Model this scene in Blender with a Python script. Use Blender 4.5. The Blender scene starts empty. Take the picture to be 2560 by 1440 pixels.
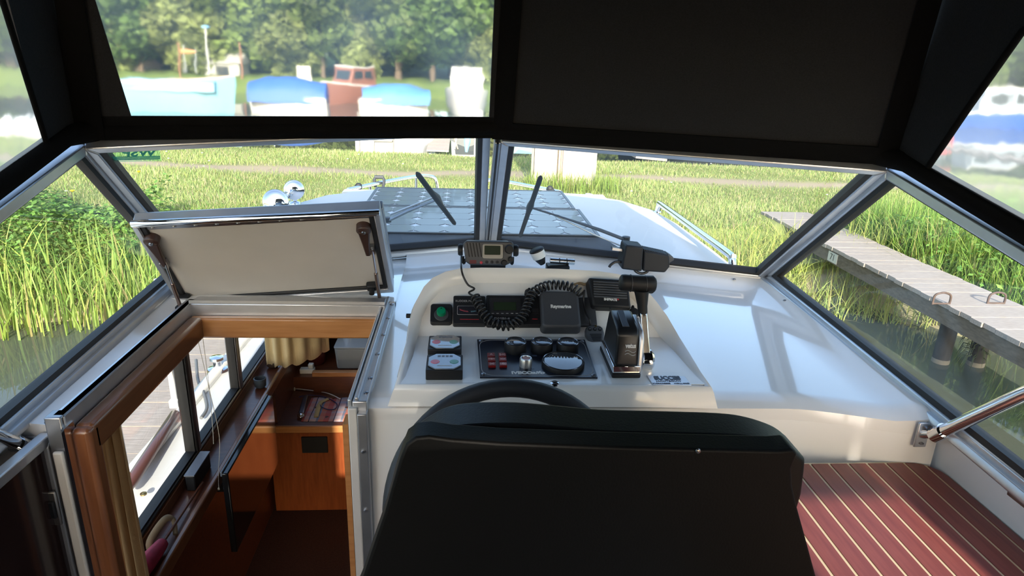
import bpy, math, random
import numpy as np
from mathutils import Vector as V, Matrix
random.seed(11); rng = np.random.default_rng(5)
sc = bpy.context.scene; COL = sc.collection
# ------------------------------------------------------------------ camera
EYE = 2.9; F = 1650.0
YAW, PITCH, ROLL = (math.radians(a) for a in (4.7, 18.8, 2.1))
fw = V((math.sin(YAW)*math.cos(PITCH), math.cos(YAW)*math.cos(PITCH), -math.sin(PITCH)))
rt0 = V((math.cos(YAW), -math.sin(YAW), 0)); dn0 = fw.cross(rt0)
RT = rt0*math.cos(ROLL) - dn0*math.sin(ROLL); DN = dn0*math.cos(ROLL) + rt0*math.sin(ROLL)
cd = bpy.data.cameras.new('camera'); cam = bpy.data.objects.new('camera', cd); COL.objects.link(cam)
cd.sensor_width = 36; cd.lens = 36*F/2560; cd.clip_start = .02; cd.clip_end = 600
cam.matrix_world = Matrix(((RT.x, -DN.x, -fw.x, 0), (RT.y, -DN.y, -fw.y, 0), (RT.z, -DN.z, -fw.z, EYE), (0, 0, 0, 1)))
sc.camera = cam
# ------------------------------------------------------------------ sky, sun, exposure
SUN_EL, SUN_AZ = math.radians(25), math.radians(-2)      # low sun from astern, a little to starboard
w = bpy.data.worlds.new('sky'); sc.world = w; w.use_nodes = True
nt = w.node_tree; bg = nt.nodes['Background']; sky = nt.nodes.new('ShaderNodeTexSky')
sky.sky_type = 'NISHITA'; sky.sun_disc = False; sky.sun_elevation = SUN_EL; sky.sun_rotation = math.pi + SUN_AZ
sky.air_density = 1.0; sky.dust_density = 2.0; sky.ozone_density = 1.0
nt.links.new(sky.outputs[0], bg.inputs[0]); bg.inputs[1].default_value = .40
sl = bpy.data.lights.new('sun', 'SUN'); sl.energy = 6.8; sl.angle = math.radians(.6); sl.color = (1, .90, .76)
so = bpy.data.objects.new('sun', sl); COL.objects.link(so)
sdir = V((math.sin(SUN_AZ)*math.cos(SUN_EL), math.cos(SUN_AZ)*math.cos(SUN_EL), -math.sin(SUN_EL)))
so.rotation_euler = sdir.to_track_quat('-Z', 'Y').to_euler(); so.location = (4, -10, 9)
vs = sc.view_settings; vs.view_transform = 'Standard'; vs.look = 'None'; vs.gamma = 1; vs.use_curve_mapping = False; vs.exposure = .44

# ------------------------------------------------------------------ pixel helpers (2560 x 1440) -> a point at a known plane
def ray(x, y): return RT*((x-1280)/F) + DN*((y-720)/F) + fw
O0 = V((0, 0, EYE))
def az(x, y, z): r = ray(x, y); return O0 + r*((z-EYE)/r.z)
def ay(x, y, Y): r = ray(x, y); return O0 + r*(Y/r.y)
def ax(x, y, X): r = ray(x, y); return O0 + r*(X/r.x)
class Plane:
    def __init__(s, o, x, y):
        s.o = V(o); s.x = V(x).normalized(); n = s.x.cross(V(y)).normalized(); s.n = n; s.y = n.cross(s.x)
        s.M = Matrix(((s.x.x, s.y.x, n.x, s.o.x), (s.x.y, s.y.y, n.y, s.o.y), (s.x.z, s.y.z, n.z, s.o.z), (0, 0, 0, 1)))
    def hit(s, px, py, off=0):
        r = ray(px, py); o = s.o + s.n*off; t = (o-O0).dot(s.n)/r.dot(s.n); p = O0 + r*t - o
        return p.dot(s.x), p.dot(s.y)
    def pt(s, u, v, w=0): return s.o + s.x*u + s.y*v + s.n*w
    def at(s, u, v, w=0): return Matrix.Translation(s.pt(u, v, w)) @ s.M.to_3x3().to_4x4()
# ------------------------------------------------------------------ mesh builder
class MB:
    def __init__(s): s.v = []; s.f = []
    def add(s, vs_, fs):
        k = len(s.v); s.v += [V(p) for p in vs_]; s.f += [tuple(i+k for i in f) for f in fs]; return s
    def box(s, x0, x1, y0, y1, z0, z1, M=None):
        p = [V((x, y, z)) for z in (z0, z1) for y in (y0, y1) for x in (x0, x1)]
        if M: p = [M @ q for q in p]
        return s.add(p, [(0, 2, 3, 1), (4, 5, 7, 6), (0, 1, 5, 4), (2, 6, 7, 3), (0, 4, 6, 2), (1, 3, 7, 5)])
    def prism(s, poly, z0, z1, M=None, top=1.0, c=None):
        n = len(poly)
        if c is None: c = (sum(p[0] for p in poly)/n, sum(p[1] for p in poly)/n)
        p = [V((q[0], q[1], z0)) for q in poly] + [V((c[0]+(q[0]-c[0])*top, c[1]+(q[1]-c[1])*top, z1)) for q in poly]
        if M: p = [M @ q for q in p]
        return s.add(p, [tuple(range(n))[::-1], tuple(range(n, 2*n))] + [(i, (i+1) % n, n+(i+1) % n, n+i) for i in range(n)])
    def bar(s, a, b, wd, th, up=(0, 0, 1)):
        a, b, up = V(a), V(b), V(up); d = (b-a).normalized(); sd = d.cross(up).normalized(); u = sd.cross(d).normalized()
        p = []
        for q in (a, b):
            for i, j in ((-1, -1), (1, -1), (1, 1), (-1, 1)): p.append(q + sd*(i*wd/2) + u*(j*th/2))
        return s.add(p, [(3, 2, 1, 0), (4, 5, 6, 7), (0, 1, 5, 4), (1, 2, 6, 5), (2, 3, 7, 6), (3, 0, 4, 7)])
    def loft(s, rings, caps=True, closed=True):
        n = len(rings[0]); vs_ = [p for r in rings for p in r]; fs = []
        for i in range(len(rings)-1):
            for j in range(n if closed else n-1):
                k = (j+1) % n; fs.append((i*n+j, i*n+k, (i+1)*n+k, (i+1)*n+j))
        if caps: fs += [tuple(range(n))[::-1], tuple(range((len(rings)-1)*n, len(rings)*n))]
        return s.add(vs_, fs)
    def tube(s, path, r, n=10, caps=True, closed=False, flat=1.0):
        P = [V(p) for p in path]; m = len(P); rings = []; up = None
        for i in range(m):
            if closed: d = P[(i+1) % m]-P[i-1]
            else: d = P[min(i+1, m-1)]-P[max(i-1, 0)]
            d.normalize()
            if up is None:
                up = V((0, 0, 1)) if abs(d.z) < .9 else V((1, 0, 0))
            sd = d.cross(up)
            if sd.length < 1e-5: up = V((1, 0, 0)); sd = d.cross(up)
            sd.normalize(); up = sd.cross(d).normalized(); rr = r[i] if isinstance(r, (list, tuple)) else r
            rings.append([P[i] + sd*(rr*math.cos(2*math.pi*k/n)) + up*(rr*flat*math.sin(2*math.pi*k/n)) for k in range(n)])
        if closed: rings.append(rings[0]); caps = False
        return s.loft(rings, caps)
    def lathe(s, prof, n=24, M=None, caps=True):
        M = M or Matrix()
        return s.loft([[M @ V((r*math.cos(2*math.pi*k/n), r*math.sin(2*math.pi*k/n), z)) for k in range(n)] for r, z in prof], caps)
    def build(s, name, mat, parent=None, smooth=None, bevel=0, seg=2, data=False):
        lo = V([min(p[i] for p in s.v) for i in range(3)]); hi = V([max(p[i] for p in s.v) for i in range(3)])
        c = V(((lo.x+hi.x)/2, (lo.y+hi.y)/2, lo.z))
        me = bpy.data.meshes.new(name); me.from_pydata([p-c for p in s.v], [], s.f)
        return link(name, me, mat, parent, c, smooth, bevel, seg)
WP = {}
def link(name, me, mat, parent, c, smooth=None, bevel=0, seg=2):
    import bmesh
    bm = bmesh.new(); bm.from_mesh(me); bmesh.ops.recalc_face_normals(bm, faces=bm.faces); bm.to_mesh(me); bm.free()
    if mat is not None: me.materials.append(mat)
    if smooth:
        me.polygons.foreach_set('use_smooth', [True]*len(me.polygons)); me.set_sharp_from_angle(angle=math.radians(smooth))
    o = bpy.data.objects.new(name, me); COL.objects.link(o); place(o, c, parent)
    if bevel:
        b = o.modifiers.new('bevel', 'BEVEL'); b.width = bevel; b.segments = seg; b.limit_method = 'ANGLE'; b.angle_limit = math.radians(35)
        me.polygons.foreach_set('use_smooth', [True]*len(me.polygons)); me.set_sharp_from_angle(angle=math.radians(50))
        b.harden_normals = False
    return o
def place(o, c, parent=None):
    WP[o.name] = V(c)
    if parent is not None: o.parent = parent; o.location = V(c) - WP[parent.name]
    else: o.location = c
def tag(o, label=None, cat=None, group=None, kind=None):
    if label: o['label'] = label
    if cat: o['category'] = cat
    if group: o['group'] = group
    if kind: o['kind'] = kind
    return o
def thing(name, label, cat, loc, group=None, kind=None):
    o = bpy.data.objects.new(name, None); COL.objects.link(o); o.empty_display_size = .1; place(o, V(loc)); return tag(o, label, cat, group, kind)
def dup(o, d, parent=None, name=None):
    c = o.copy(); COL.objects.link(c); WP[c.name] = WP[o.name] + V(d)
    if parent is not None: c.parent = parent; c.location = WP[c.name] - WP[parent.name]
    else: c.parent = None; c.location = WP[c.name]
    return c
def rrect(x0, x1, y0, y1, r, n=4):
    out = []
    for cx, cy, a in ((x1-r, y0+r, -90), (x1-r, y1-r, 0), (x0+r, y1-r, 90), (x0+r, y0+r, 180)):
        for k in range(n+1): t = math.radians(a+90*k/n); out.append((cx+r*math.cos(t), cy+r*math.sin(t)))
    return out
def catmull(P, n=6, closed=False):
    P = [V(p) for p in P]; m = len(P); out = []
    for i in range(m if closed else m-1):
        a, b, c, d = (P[(i-1) % m], P[i], P[(i+1) % m], P[(i+2) % m]) if closed else (P[max(i-1, 0)], P[i], P[i+1], P[min(i+2, m-1)])
        for k in range(n):
            t = k/n; out.append(.5*((2*b) + (c-a)*t + (2*a-5*b+4*c-d)*t*t + (3*b-a-3*c+d)*t**3))
    if not closed: out.append(P[-1])
    return out
def text(s, size, M, ext=.0003, bold=0, shear=0, flip=False, width=None):
    cu = bpy.data.curves.new('t', 'FONT'); cu.body = s; cu.size = size; cu.extrude = ext; cu.offset = bold; cu.shear = shear
    cu.align_x = 'CENTER'; cu.align_y = 'CENTER'; cu.resolution_u = 3
    o = bpy.data.objects.new('t', cu); COL.objects.link(o); dg = bpy.context.evaluated_depsgraph_get()
    me = bpy.data.meshes.new_from_object(o.evaluated_get(dg)); bpy.data.objects.remove(o)
    xs = [v.co.x for v in me.vertices]; k = width/(max(xs)-min(xs)) if width else 1
    m = MB(); m.add([M @ V((-v.co.x*k if flip else v.co.x*k, v.co.y, v.co.z)) for v in me.vertices], [tuple(p.vertices) for p in me.polygons])
    bpy.data.meshes.remove(me); bpy.data.curves.remove(cu); return m
# ------------------------------------------------------------------ materials
MATS = {}
def mat(name, col, rough=.5, metal=0, coat=0, var=.06, vs_=8, bump=0, bs=60, spec=.5, stretch=(1, 1, 1), col2=None, sheen=0, emit=0):
    if name in MATS: return MATS[name]
    m = bpy.data.materials.new(name); m.use_nodes = True; t = m.node_tree; b = t.nodes['Principled BSDF']
    b.inputs['Roughness'].default_value = rough; b.inputs['Metallic'].default_value = metal
    b.inputs['Coat Weight'].default_value = coat; b.inputs['Coat Roughness'].default_value = .03; b.inputs['Specular IOR Level'].default_value = spec
    if sheen: b.inputs['Sheen Weight'].default_value = sheen
    tc = t.nodes.new('ShaderNodeTexCoord'); mp = t.nodes.new('ShaderNodeMapping'); mp.inputs['Scale'].default_value = stretch
    t.links.new(tc.outputs['Object'], mp.inputs[0]); nz = t.nodes.new('ShaderNodeTexNoise'); nz.inputs['Scale'].default_value = vs_; nz.inputs['Detail'].default_value = 4
    t.links.new(mp.outputs[0], nz.inputs['Vector'])
    cr = t.nodes.new('ShaderNodeValToRGB'); cr.color_ramp.elements[0].position = .3; cr.color_ramp.elements[1].position = .7
    c2 = col2 or tuple(min(1, c*(1+var)) for c in col); c1 = col if col2 else tuple(c*(1-var) for c in col)
    cr.color_ramp.elements[0].color = (*c1, 1); cr.color_ramp.elements[1].color = (*c2, 1)
    t.links.new(nz.outputs['Fac'], cr.inputs[0]); t.links.new(cr.outputs[0], b.inputs['Base Color'])
    if bump:
        n2 = t.nodes.new('ShaderNodeTexNoise'); n2.inputs['Scale'].default_value = bs; t.links.new(mp.outputs[0], n2.inputs['Vector'])
        bp = t.nodes.new('ShaderNodeBump'); bp.inputs['Strength'].default_value = bump; bp.inputs['Distance'].default_value = .01
        t.links.new(n2.outputs['Fac'], bp.inputs['Height']); t.links.new(bp.outputs[0], b.inputs['Normal'])
    if emit: b.inputs['Emission Color'].default_value = (*col, 1); b.inputs['Emission Strength'].default_value = emit
    MATS[name] = m; return m
def glass(name, tint=(.96, .98, .97), refl=1.0, smoke=None):
    m = bpy.data.materials.new(name); m.use_nodes = True; t = m.node_tree; t.nodes.clear()
    o = t.nodes.new('ShaderNodeOutputMaterial'); mx = t.nodes.new('ShaderNodeMixShader'); tr = t.nodes.new('ShaderNodeBsdfTransparent'); gl = t.nodes.new('ShaderNodeBsdfGlossy')
    lw = t.nodes.new('ShaderNodeLayerWeight'); lw.inputs[0].default_value = .5; pw = t.nodes.new('ShaderNodeMath'); pw.operation = 'POWER'; pw.inputs[1].default_value = 4.5; t.links.new(lw.outputs['Facing'], pw.inputs[0]); fr = t.nodes.new('ShaderNodeMapRange'); fr.inputs[3].default_value = .018; fr.inputs[4].default_value = .5; t.links.new(pw.outputs[0], fr.inputs[0]); tr.inputs[0].default_value = (*tint, 1); gl.inputs['Roughness'].default_value = .01
    gl.inputs[0].default_value = (refl, refl, refl, 1)
    t.links.new(fr.outputs[0], mx.inputs[0]); t.links.new(tr.outputs[0], mx.inputs[1]); t.links.new(gl.outputs[0], mx.inputs[2]); t.links.new(mx.outputs[0], o.inputs[0])
    return m
def vinyl(name):
    m = bpy.data.materials.new(name); m.use_nodes = True; t = m.node_tree; t.nodes.clear(); N = t.nodes.new; L = t.links.new
    o = N('ShaderNodeOutputMaterial'); rf = N('ShaderNodeBsdfRefraction'); rf.inputs['IOR'].default_value = 1.25; rf.inputs['Roughness'].default_value = .07
    rf.inputs[0].default_value = (.95, .97, .96, 1)
    tl = N('ShaderNodeBsdfTranslucent'); tl.inputs[0].default_value = (.85, .9, .9, 1)
    tc = N('ShaderNodeTexCoord'); nz = N('ShaderNodeTexNoise'); nz.inputs['Scale'].default_value = 9; L(tc.outputs['Object'], nz.inputs['Vector'])
    bp = N('ShaderNodeBump'); bp.inputs['Strength'].default_value = .22; bp.inputs['Distance'].default_value = .02; L(nz.outputs['Fac'], bp.inputs['Height']); L(bp.outputs[0], rf.inputs['Normal'])
    n2 = N('ShaderNodeTexNoise'); n2.inputs['Scale'].default_value = 3; L(tc.outputs['Object'], n2.inputs['Vector'])
    rm = N('ShaderNodeMapRange'); rm.inputs[1].default_value = .35; rm.inputs[2].default_value = .7; rm.inputs[3].default_value = .06; rm.inputs[4].default_value = .2; L(n2.outputs['Fac'], rm.inputs[0])
    m2 = N('ShaderNodeMixShader'); L(rm.outputs[0], m2.inputs[0]); L(rf.outputs[0], m2.inputs[1]); L(tl.outputs[0], m2.inputs[2]); L(m2.outputs[0], o.inputs[0])
    return m
GEL = mat('white_gelcoat', (.80, .79, .76), .12, coat=1, var=.02, vs_=3)
GELM = mat('white_moulding', (.80, .795, .77), .25, coat=.3, var=.03, vs_=4)
DECKW = mat('white_deck_paint', (.66, .67, .67), .35, var=.03, vs_=3)
LIDW = mat('lid_lining', (.58, .55, .51), .45, var=.03)
ALU = mat('anodised_aluminium', (.60, .615, .64), .38, metal=.85, var=.05, vs_=20)
ALUD = mat('dull_aluminium', (.40, .41, .43), .42, metal=1, var=.08, vs_=20)
CHR = mat('chrome', (.82, .83, .85), .06, metal=1, var=.02)
RUB = mat('black_rubber', (.012, .012, .013), .55)
FAB = mat('black_canvas', (.016, .0157, .016), .85, var=.2, vs_=300, bump=.15, bs=700, spec=.2)
FABD = mat('black_canvas_seam', (.004, .0038, .0036), .9, var=.2, vs_=300, bump=.15, bs=700, spec=.1)
BLK = mat('black_plastic', (.012, .013, .015), .5, spec=.3)
CHA = mat('charcoal_plastic', (.05, .054, .062), .5, bump=.05, bs=400)
GRY = mat('grey_plastic', (.05, .053, .06), .45)
GLASS = glass('window_glass'); VIN = vinyl('clear_vinyl')
WHT = mat('white_print', (.75, .75, .73), .5)
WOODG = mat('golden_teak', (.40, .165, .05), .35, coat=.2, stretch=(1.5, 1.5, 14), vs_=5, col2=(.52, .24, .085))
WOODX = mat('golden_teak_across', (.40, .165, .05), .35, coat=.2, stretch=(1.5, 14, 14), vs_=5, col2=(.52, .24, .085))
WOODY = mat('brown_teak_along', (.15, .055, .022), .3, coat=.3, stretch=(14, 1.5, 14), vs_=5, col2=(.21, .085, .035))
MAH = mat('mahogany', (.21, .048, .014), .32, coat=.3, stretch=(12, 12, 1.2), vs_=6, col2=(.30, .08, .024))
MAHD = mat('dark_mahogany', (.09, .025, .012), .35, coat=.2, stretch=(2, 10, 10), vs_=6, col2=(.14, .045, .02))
# ================================================================== BOAT SHELL
CXB = .085
Cb, Ct = V((.1, 2.45, 2.24)), V((.1, 1.90, 2.70))
Rb, Rt_ = V((1.045, 2.09, 2.24)), V((1.045, 1.545, 2.69))
Lb, Lt = V((-.88, 2.09, 2.24)), V((-.88, 1.61, 2.69))
def sm(t): t = max(0, min(1, t)); return t*t*(3-2*t)
def wy(x):           # windscreen foot line
    return Cb.y + (Rb.y-Cb.y)*(x-Cb.x)/(Rb.x-Cb.x) if x > Cb.x else Cb.y + (Lb.y-Cb.y)*(x-Cb.x)/(Lb.x-Cb.x)
def fy(x): return 1.275 - .012*max(0, x) - .07*sm((x-.72)/.33)
# --- hull, deck, coachroof (seen from outside the windows)
st = [(-1.6, 1.32, 1.30), (0, 1.39, 1.30), (2, 1.41, 1.30), (3.6, 1.35, 1.33), (4.6, 1.18, 1.42), (5.4, .86, 1.52), (6.1, .4, 1.6), (6.5, .06, 1.66)]
m = MB(); rings = []
for y, b, z in st:
    rings.append([V((CXB+s_*q, y, zz)) for s_, q, zz in ((-1, b, z), (-1, b*.97, .7), (-1, b*.82, 0), (-1, b*.2, -.4), (1, b*.2, -.4), (1, b*.82, 0), (1, b*.97, .7), (1, b, z))])
m.loft(rings, closed=False, caps=False)
hull = thing('boat_hull', 'white hull and side decks of the boat being steered', 'boat hull', (CXB, 2, 0))
m.build('hull_shell', DECKW, hull, smooth=40)
m = MB()
for i in range(2, len(st)-1):
    (y0, b0, z0), (y1, b1, z1) = st[i], st[i+1]
for s_ in (-1, 1):
    rr = []
    for y, b, z in st:
        inner = min(1.10, b-.02) if y < 3.7 else max(0, min(1.1, b-.02)*(1-(y-3.7)/.5)) if y < 4.2 else 0
        rr.append([V((CXB+s_*q, y, zz)) for q, zz in ((inner, z-.02), (b-.01, z-.02), (b-.01, z-.05), (inner, z-.05))])
    m = MB(); m.loft(rr); m.build('side_deck', DECKW, hull)
m = MB(); m.loft([[V((CXB-b+dx, y, z+dz)) for dx, dz in ((-.02, -.03), (.035, -.03), (.035, .012), (-.02, .012))] for y, b, z in st]); m.build('bulwark', GELM, hull, bevel=.012)
m = MB(); m.loft([[V((CXB+b+dx, y, z+dz)) for dx, dz in ((.02, -.03), (-.035, -.03), (-.035, .012), (.02, .012))] for y, b, z in st]); m.build('bulwark', GELM, hull, bevel=.012)
# coachroof
cr_out = [(-.93, 2.12), (.1, 2.50), (1.08, 2.12), (1.09, 2.6), (1.085, 3.1), (1.05, 3.42), (.93, 3.68), (.72, 3.85), (.4, 3.93), (.08, 3.95), (-.24, 3.93), (-.55, 3.83), (-.76, 3.66), (-.88, 3.4), (-.915, 3.0)]
coach = thing('coachroof', 'white coachroof of the cabin in front of the windscreen', 'cabin roof', (.08, 3, 2.1))
m = MB(); m.prism(cr_out, 2.09, 2.185, top=.985); m.build('roof_moulding', DECKW, coach, bevel=.03, seg=3)
m = MB(); m.loft([[V((-.89, y, 2.185)), V((-1.10, y, 2.02)), V((-1.10, y, 1.985)), V((-.89, y, 2.15))] for y in (.6, 3.5)]); m.build('side_roof', DECKW, coach)
m = MB()
m.loft([[V((x, y, 1.26)), V((x, y, 2.12)), V((x+d, y, 2.12)), V((x+d, y, 1.26))] for x, y, d in ((1.07, -.6, .03), (1.07, 3.4, .03), (.8, 4.2, .03))]); m.build('cabin_side', DECKW, coach)
m = MB(); m.loft([[V((x, 4.2, z)), V((x, 4.23, z)), V((x, 4.0, z+.85)), V((x, 3.9, z+.85))] for x, z in ((-.7, 1.3), (.87, 1.3))]); m.build('cabin_front', DECKW, coach)
# --- dashboard shelf
dash = thing('dashboard', 'glossy white moulded dashboard shelf under the windscreen', 'dashboard', (.43, 1.8, 1.3))
m = MB(); NX, NY = 40, 30; vs_ = []
X0, X1 = -.195, 1.045
for i in range(NX+1):
    x = X0 + (X1-X0)*i/NX; yb = wy(x); f0 = fy(x)
    for j in range(NY+1):
        y = f0 + (yb-f0)*j/NY
        d = min((yb-y)*.93, (X1-x)*.95)
        z = 2.2 + (.045-.03*sm((2.09-y)/.95)*sm((x-.5)/.3))*(1-sm(d/.10))
        if y-f0 < .02: z -= .012*(1-(y-f0)/.02)**2
        vs_.append(V((x, y, z)))
fs = [(i*(NY+1)+j, (i+1)*(NY+1)+j, (i+1)*(NY+1)+j+1, i*(NY+1)+j+1) for i in range(NX) for j in range(NY)]
m.add(vs_, fs); k = len(m.v)
m.add([V((p.x, p.y, 2.16)) for p in vs_], [f[::-1] for f in fs])
def skirt(idx):
    for a, b in zip(idx, idx[1:]): m.f.append((a, b, b+k, a+k))
skirt([i*(NY+1) for i in range(NX+1)]); skirt([i*(NY+1)+NY for i in range(NX+1)]); skirt(range(NY+1)); skirt([NX*(NY+1)+j for j in range(NY+1)])
m.build('dash_top', GEL, dash, smooth=50)
m = MB(); m.loft([[V((x, fy(x)+.0004, z)) for z in (1.25, 2.1605)] + [V((x, fy(x)+.03, z)) for z in (2.1605, 1.25)] for x in [X0+(1.046-X0)*i/20 for i in range(21)]]); m.build('dash_front', GELM, dash, smooth=50)
# --- starboard locker bench with planked top
bench = thing('locker_bench', 'white locker with red-brown striped plank top beside the helm chair', 'bench', (.8, .4, 1.25))
m = MB(); m.prism([(.42, -.7), (1.06, -.7), (1.06, 1.19), (.42, 1.24)], 1.25, 2.07); m.build('locker_body', GELM, bench)
TX = [az(x, 1156, 2.09).x for x in (1973.75, 2022.5, 2071, 2119.5, 2166, 2214, 2260, 2305)]; PITCH_T = (TX[-1]-TX[0])/7
XR = 1.052
def tfy(x):
    d = XR-x; r = .055
    return 1.198 if d > r else 1.198 - r + math.sqrt(max(0, r*r-(r-d)**2))
m = MB(); xs = [.43 + (XR-.43)*i/40 for i in range(41)]
m.prism([(x, tfy(x)+.004) for x in xs][::-1] + [(.43, -.7), (XR+.004, -.7)], 2.07, 2.0885); m.build('caulking', mat('cream_caulking', (.62, .52, .36), .6), bench)
TEAK = mat('red_plank_vinyl', (.165, .036, .030), .42, stretch=(20, 1.6, 6), vs_=6, col2=(.23, .058, .044), bump=.04, bs=80)
x = TX[0]-PITCH_T*7
while x < XR-.004:
    a, b = max(.43, x+.0032), min(XR, x+PITCH_T-.0032); x += PITCH_T
    if b-a < .006: continue
    cols = [a+(b-a)*i/6 for i in range(7)]
    m = MB(); m.prism([(q, tfy(q)-.002) for q in cols][::-1] + [(a, -.7), (b, -.7)], 2.07, 2.0905); m.build('plank', TEAK, bench)
# --- starboard and port cockpit sides
m = MB(); m.loft([[V((1.045+dx, y, z)) for dx, z in ((.045, 2.0), (.045, 2.238-.045*(2.09-y)), (.0, 2.238-.045*(2.09-y)), (.004, 2.15), (.012, 2.09), (.012, 2.0))] for y in (-.7, 1.0, 1.215)]); tag(m.build('wall_right', GELM, smooth=60), kind='structure')
m = MB(); m.loft([[V((x, y, z-d*.045*(2.09-y))) for x, z, d in ((-.886, 2.12, 0), (-.886, 2.238, 1), (-.88, 2.238, 1), (-.845, 2.222, .8), (-.80, 2.205, .5), (-.782, 2.20, .3), (-.782, 2.12, 0))] for y in (1.215, 1.3, 1.6, 1.9, 2.09)]); tag(m.build('trim_1', GEL, smooth=60), kind='structure')
m = MB(); m.loft([[V((x, y, z)) for x, z in ((-.90, 1.2), (-.90, 2.15), (-.88, 2.15), (-.875, 2.09), (-.875, 1.2))] for y in (-.7, 1.215)]); tag(m.build('wall_left', GELM, smooth=60), kind='structure')
m = MB(); m.box(-.95, 1.07, -1.6, 1.3, 1.19, 1.24); tag(m.build('floor', mat('grey_deck_floor', (.22, .2, .18), .7)), kind='structure')
m = MB(); m.prism([(-.88, 2.09), (-.195, 2.34), (-.195, 1.87), (-.78, 1.86), (-.88, 1.9)], 2.12, 2.215); tag(m.build('trim_2', GEL), kind='structure')
# ------------------------------------------------------------------ windows
def inset(poly, ds):
    n = len(poly); area = sum(poly[i][0]*poly[(i+1) % n][1]-poly[(i+1) % n][0]*poly[i][1] for i in range(n)); sg = 1 if area > 0 else -1
    L = []
    for i in range(n):
        (x0, y0), (x1, y1) = poly[i], poly[(i+1) % n]; dx, dy = x1-x0, y1-y0; l = math.hypot(dx, dy); nx, ny = -dy/l*sg, dx/l*sg
        L.append((x0+nx*ds[i], y0+ny*ds[i], dx, dy))
    out = []
    for i in range(n):
        ax_, ay_, adx, ady = L[i-1]; bx, by, bdx, bdy = L[i]; den = adx*bdy-ady*bdx; t = ((bx-ax_)*bdy-(by-ay_)*bdx)/den
        out.append((ax_+adx*t, ay_+ady*t))
    return out
def window(name, q, wds, gk=(.014, .014, .002, .014), th=.032, fm=ALU, glassm=None, label=None, out=1, split=None):
    """q: four corners bl, br, tr, tl; wds: frame widths bottom, right, top, left"""
    P = Plane(q[0], q[1]-q[0], q[3]-q[0]); pl = [((p-q[0]).dot(P.x), (p-q[0]).dot(P.y)) for p in q]
    c = sum(q, V())/4; e = thing(name, None, None, (c.x, c.y, min(p.z for p in q)), kind='structure')
    inn = inset(pl, wds); inn2 = inset(inn, gk); inn3 = inset(inn2, [-.003]*4)
    for i in range(4):
        j = (i+1) % 4; m = MB(); m.prism([pl[i], pl[j], inn[j], inn[i]], -th/2, th/2, P.M); r = m.build('frame_rail', fm, e, bevel=.004)
    for i in range(4):
        j = (i+1) % 4; m = MB(); m.prism([inn[i], inn[j], inn2[j], inn2[i]], -th*.36, th*.36, P.M); m.build('gasket', RUB, e)
    m = MB(); m.prism(inn3, -.0025, .0025, P.M); g = m.build('glass_pane', glassm or GLASS, e)
    return P, e, inn2
off = V((.012, 0, 0))
W2, w2, w2in = window('window_2', [Lb+V((.012, 0, 0)), Cb-off, Ct-off, Lt+V((.012, 0, 0))], [.022, .024, .019, .021])
W3, w3, w3in = window('window_3', [Cb+off, Rb-V((.012, 0, 0)), Rt_-V((.012, 0, 0)), Ct+off], [.022, .021, .019, .024])
W4, w4, w4in = window('window_4', [Rb, V((1.045, .3, 2.165)), V((1.045, .3, 2.46)), Rt_], [.020, .03, .026, .024])
W1, w1, w1in = window('window_1', [Lb, V((-.88, .3, 2.15)), V((-.88, .3, 2.36)), Lt], [.020, .03, .026, .024])
# centre post bead and corner beads
for nm, a, b, r in (('trim_3', Cb, Ct, .011), ('trim_4', Rb, Rt_, .010), ('trim_5', Lb, Lt, .010)):
    m = MB(); m.bar(a, b, .018, .04, (0, -1, .3)); o = m.build(nm, ALUD, bevel=.003); tag(o, kind='structure')
    m = MB(); m.bar(a+V((-.0, 0, 0)), b, .006, .044, (0, -1, .3)); m.build('rubber_bead', RUB, o)
# sill rails the windows stand on, with their screws
def sill(nm, a, b, inward):
    a, b = V(a), V(b); m = MB(); m.loft([[p + inward*u + V((0, 0, z)) for u, z in ((-.012, -.02), (-.012, .006), (.024, .006), (.030, -.004), (.030, -.012), (.02, -.02))] for p in (a, b)])
    o = m.build(nm, ALU, bevel=.002); tag(o, kind='structure')
    return o
inw = lambda a, b: V(((b-a).normalized().y, -(b-a).normalized().x, 0))
dz = V((0, 0, 0))
s1 = sill('trim_6', Cb, Rb, inw(Cb, Rb)); s2 = sill('trim_7', Lb, Cb, inw(Lb, Cb)); s3 = sill('trim_8', Rb, V((1.045, .3, 2.165)), V((-1, 0, 0))); s4 = sill('trim_9', Lb, V((-.88, .3, 2.15)), V((1, 0, 0)))
scr = MB(); scr.lathe([(.0055, 0), (.0055, .002), (.003, .0035), (.0005, .004)], 10); screw0 = None
SCREW = mat('screw_steel', (.35, .35, .36), .3, metal=1)
def screws(parent, pts):
    global screw0
    for p in pts:
        if screw0 is None:
            mm = MB(); mm.add([v+V(p) for v in scr.v], scr.f); screw0 = mm.build('screw', SCREW, parent, smooth=40)
        else: dup(screw0, V(p)-WP[screw0.name], parent)
screws(dash, [Cb.lerp(Rb, t)+V((-.02, -.045, -.012)) for t in (.06, .2, .34, .62, .9)])
screws(dash, [az(1962, 752, 2.228), az(1976, 764, 2.224)])
screws(bpy.data.objects['trim_1'], [az(392, 753, 2.222), az(408, 744, 2.224)])
m = MB(); m.lathe([(.012, 0), (.011, .002), (.007, .0025), (.001, .0026)], 16, Matrix.Translation(az(128, 1053, 2.196))); m.build('drain_cap', SCREW, bpy.data.objects['trim_1'], smooth=40)
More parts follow.
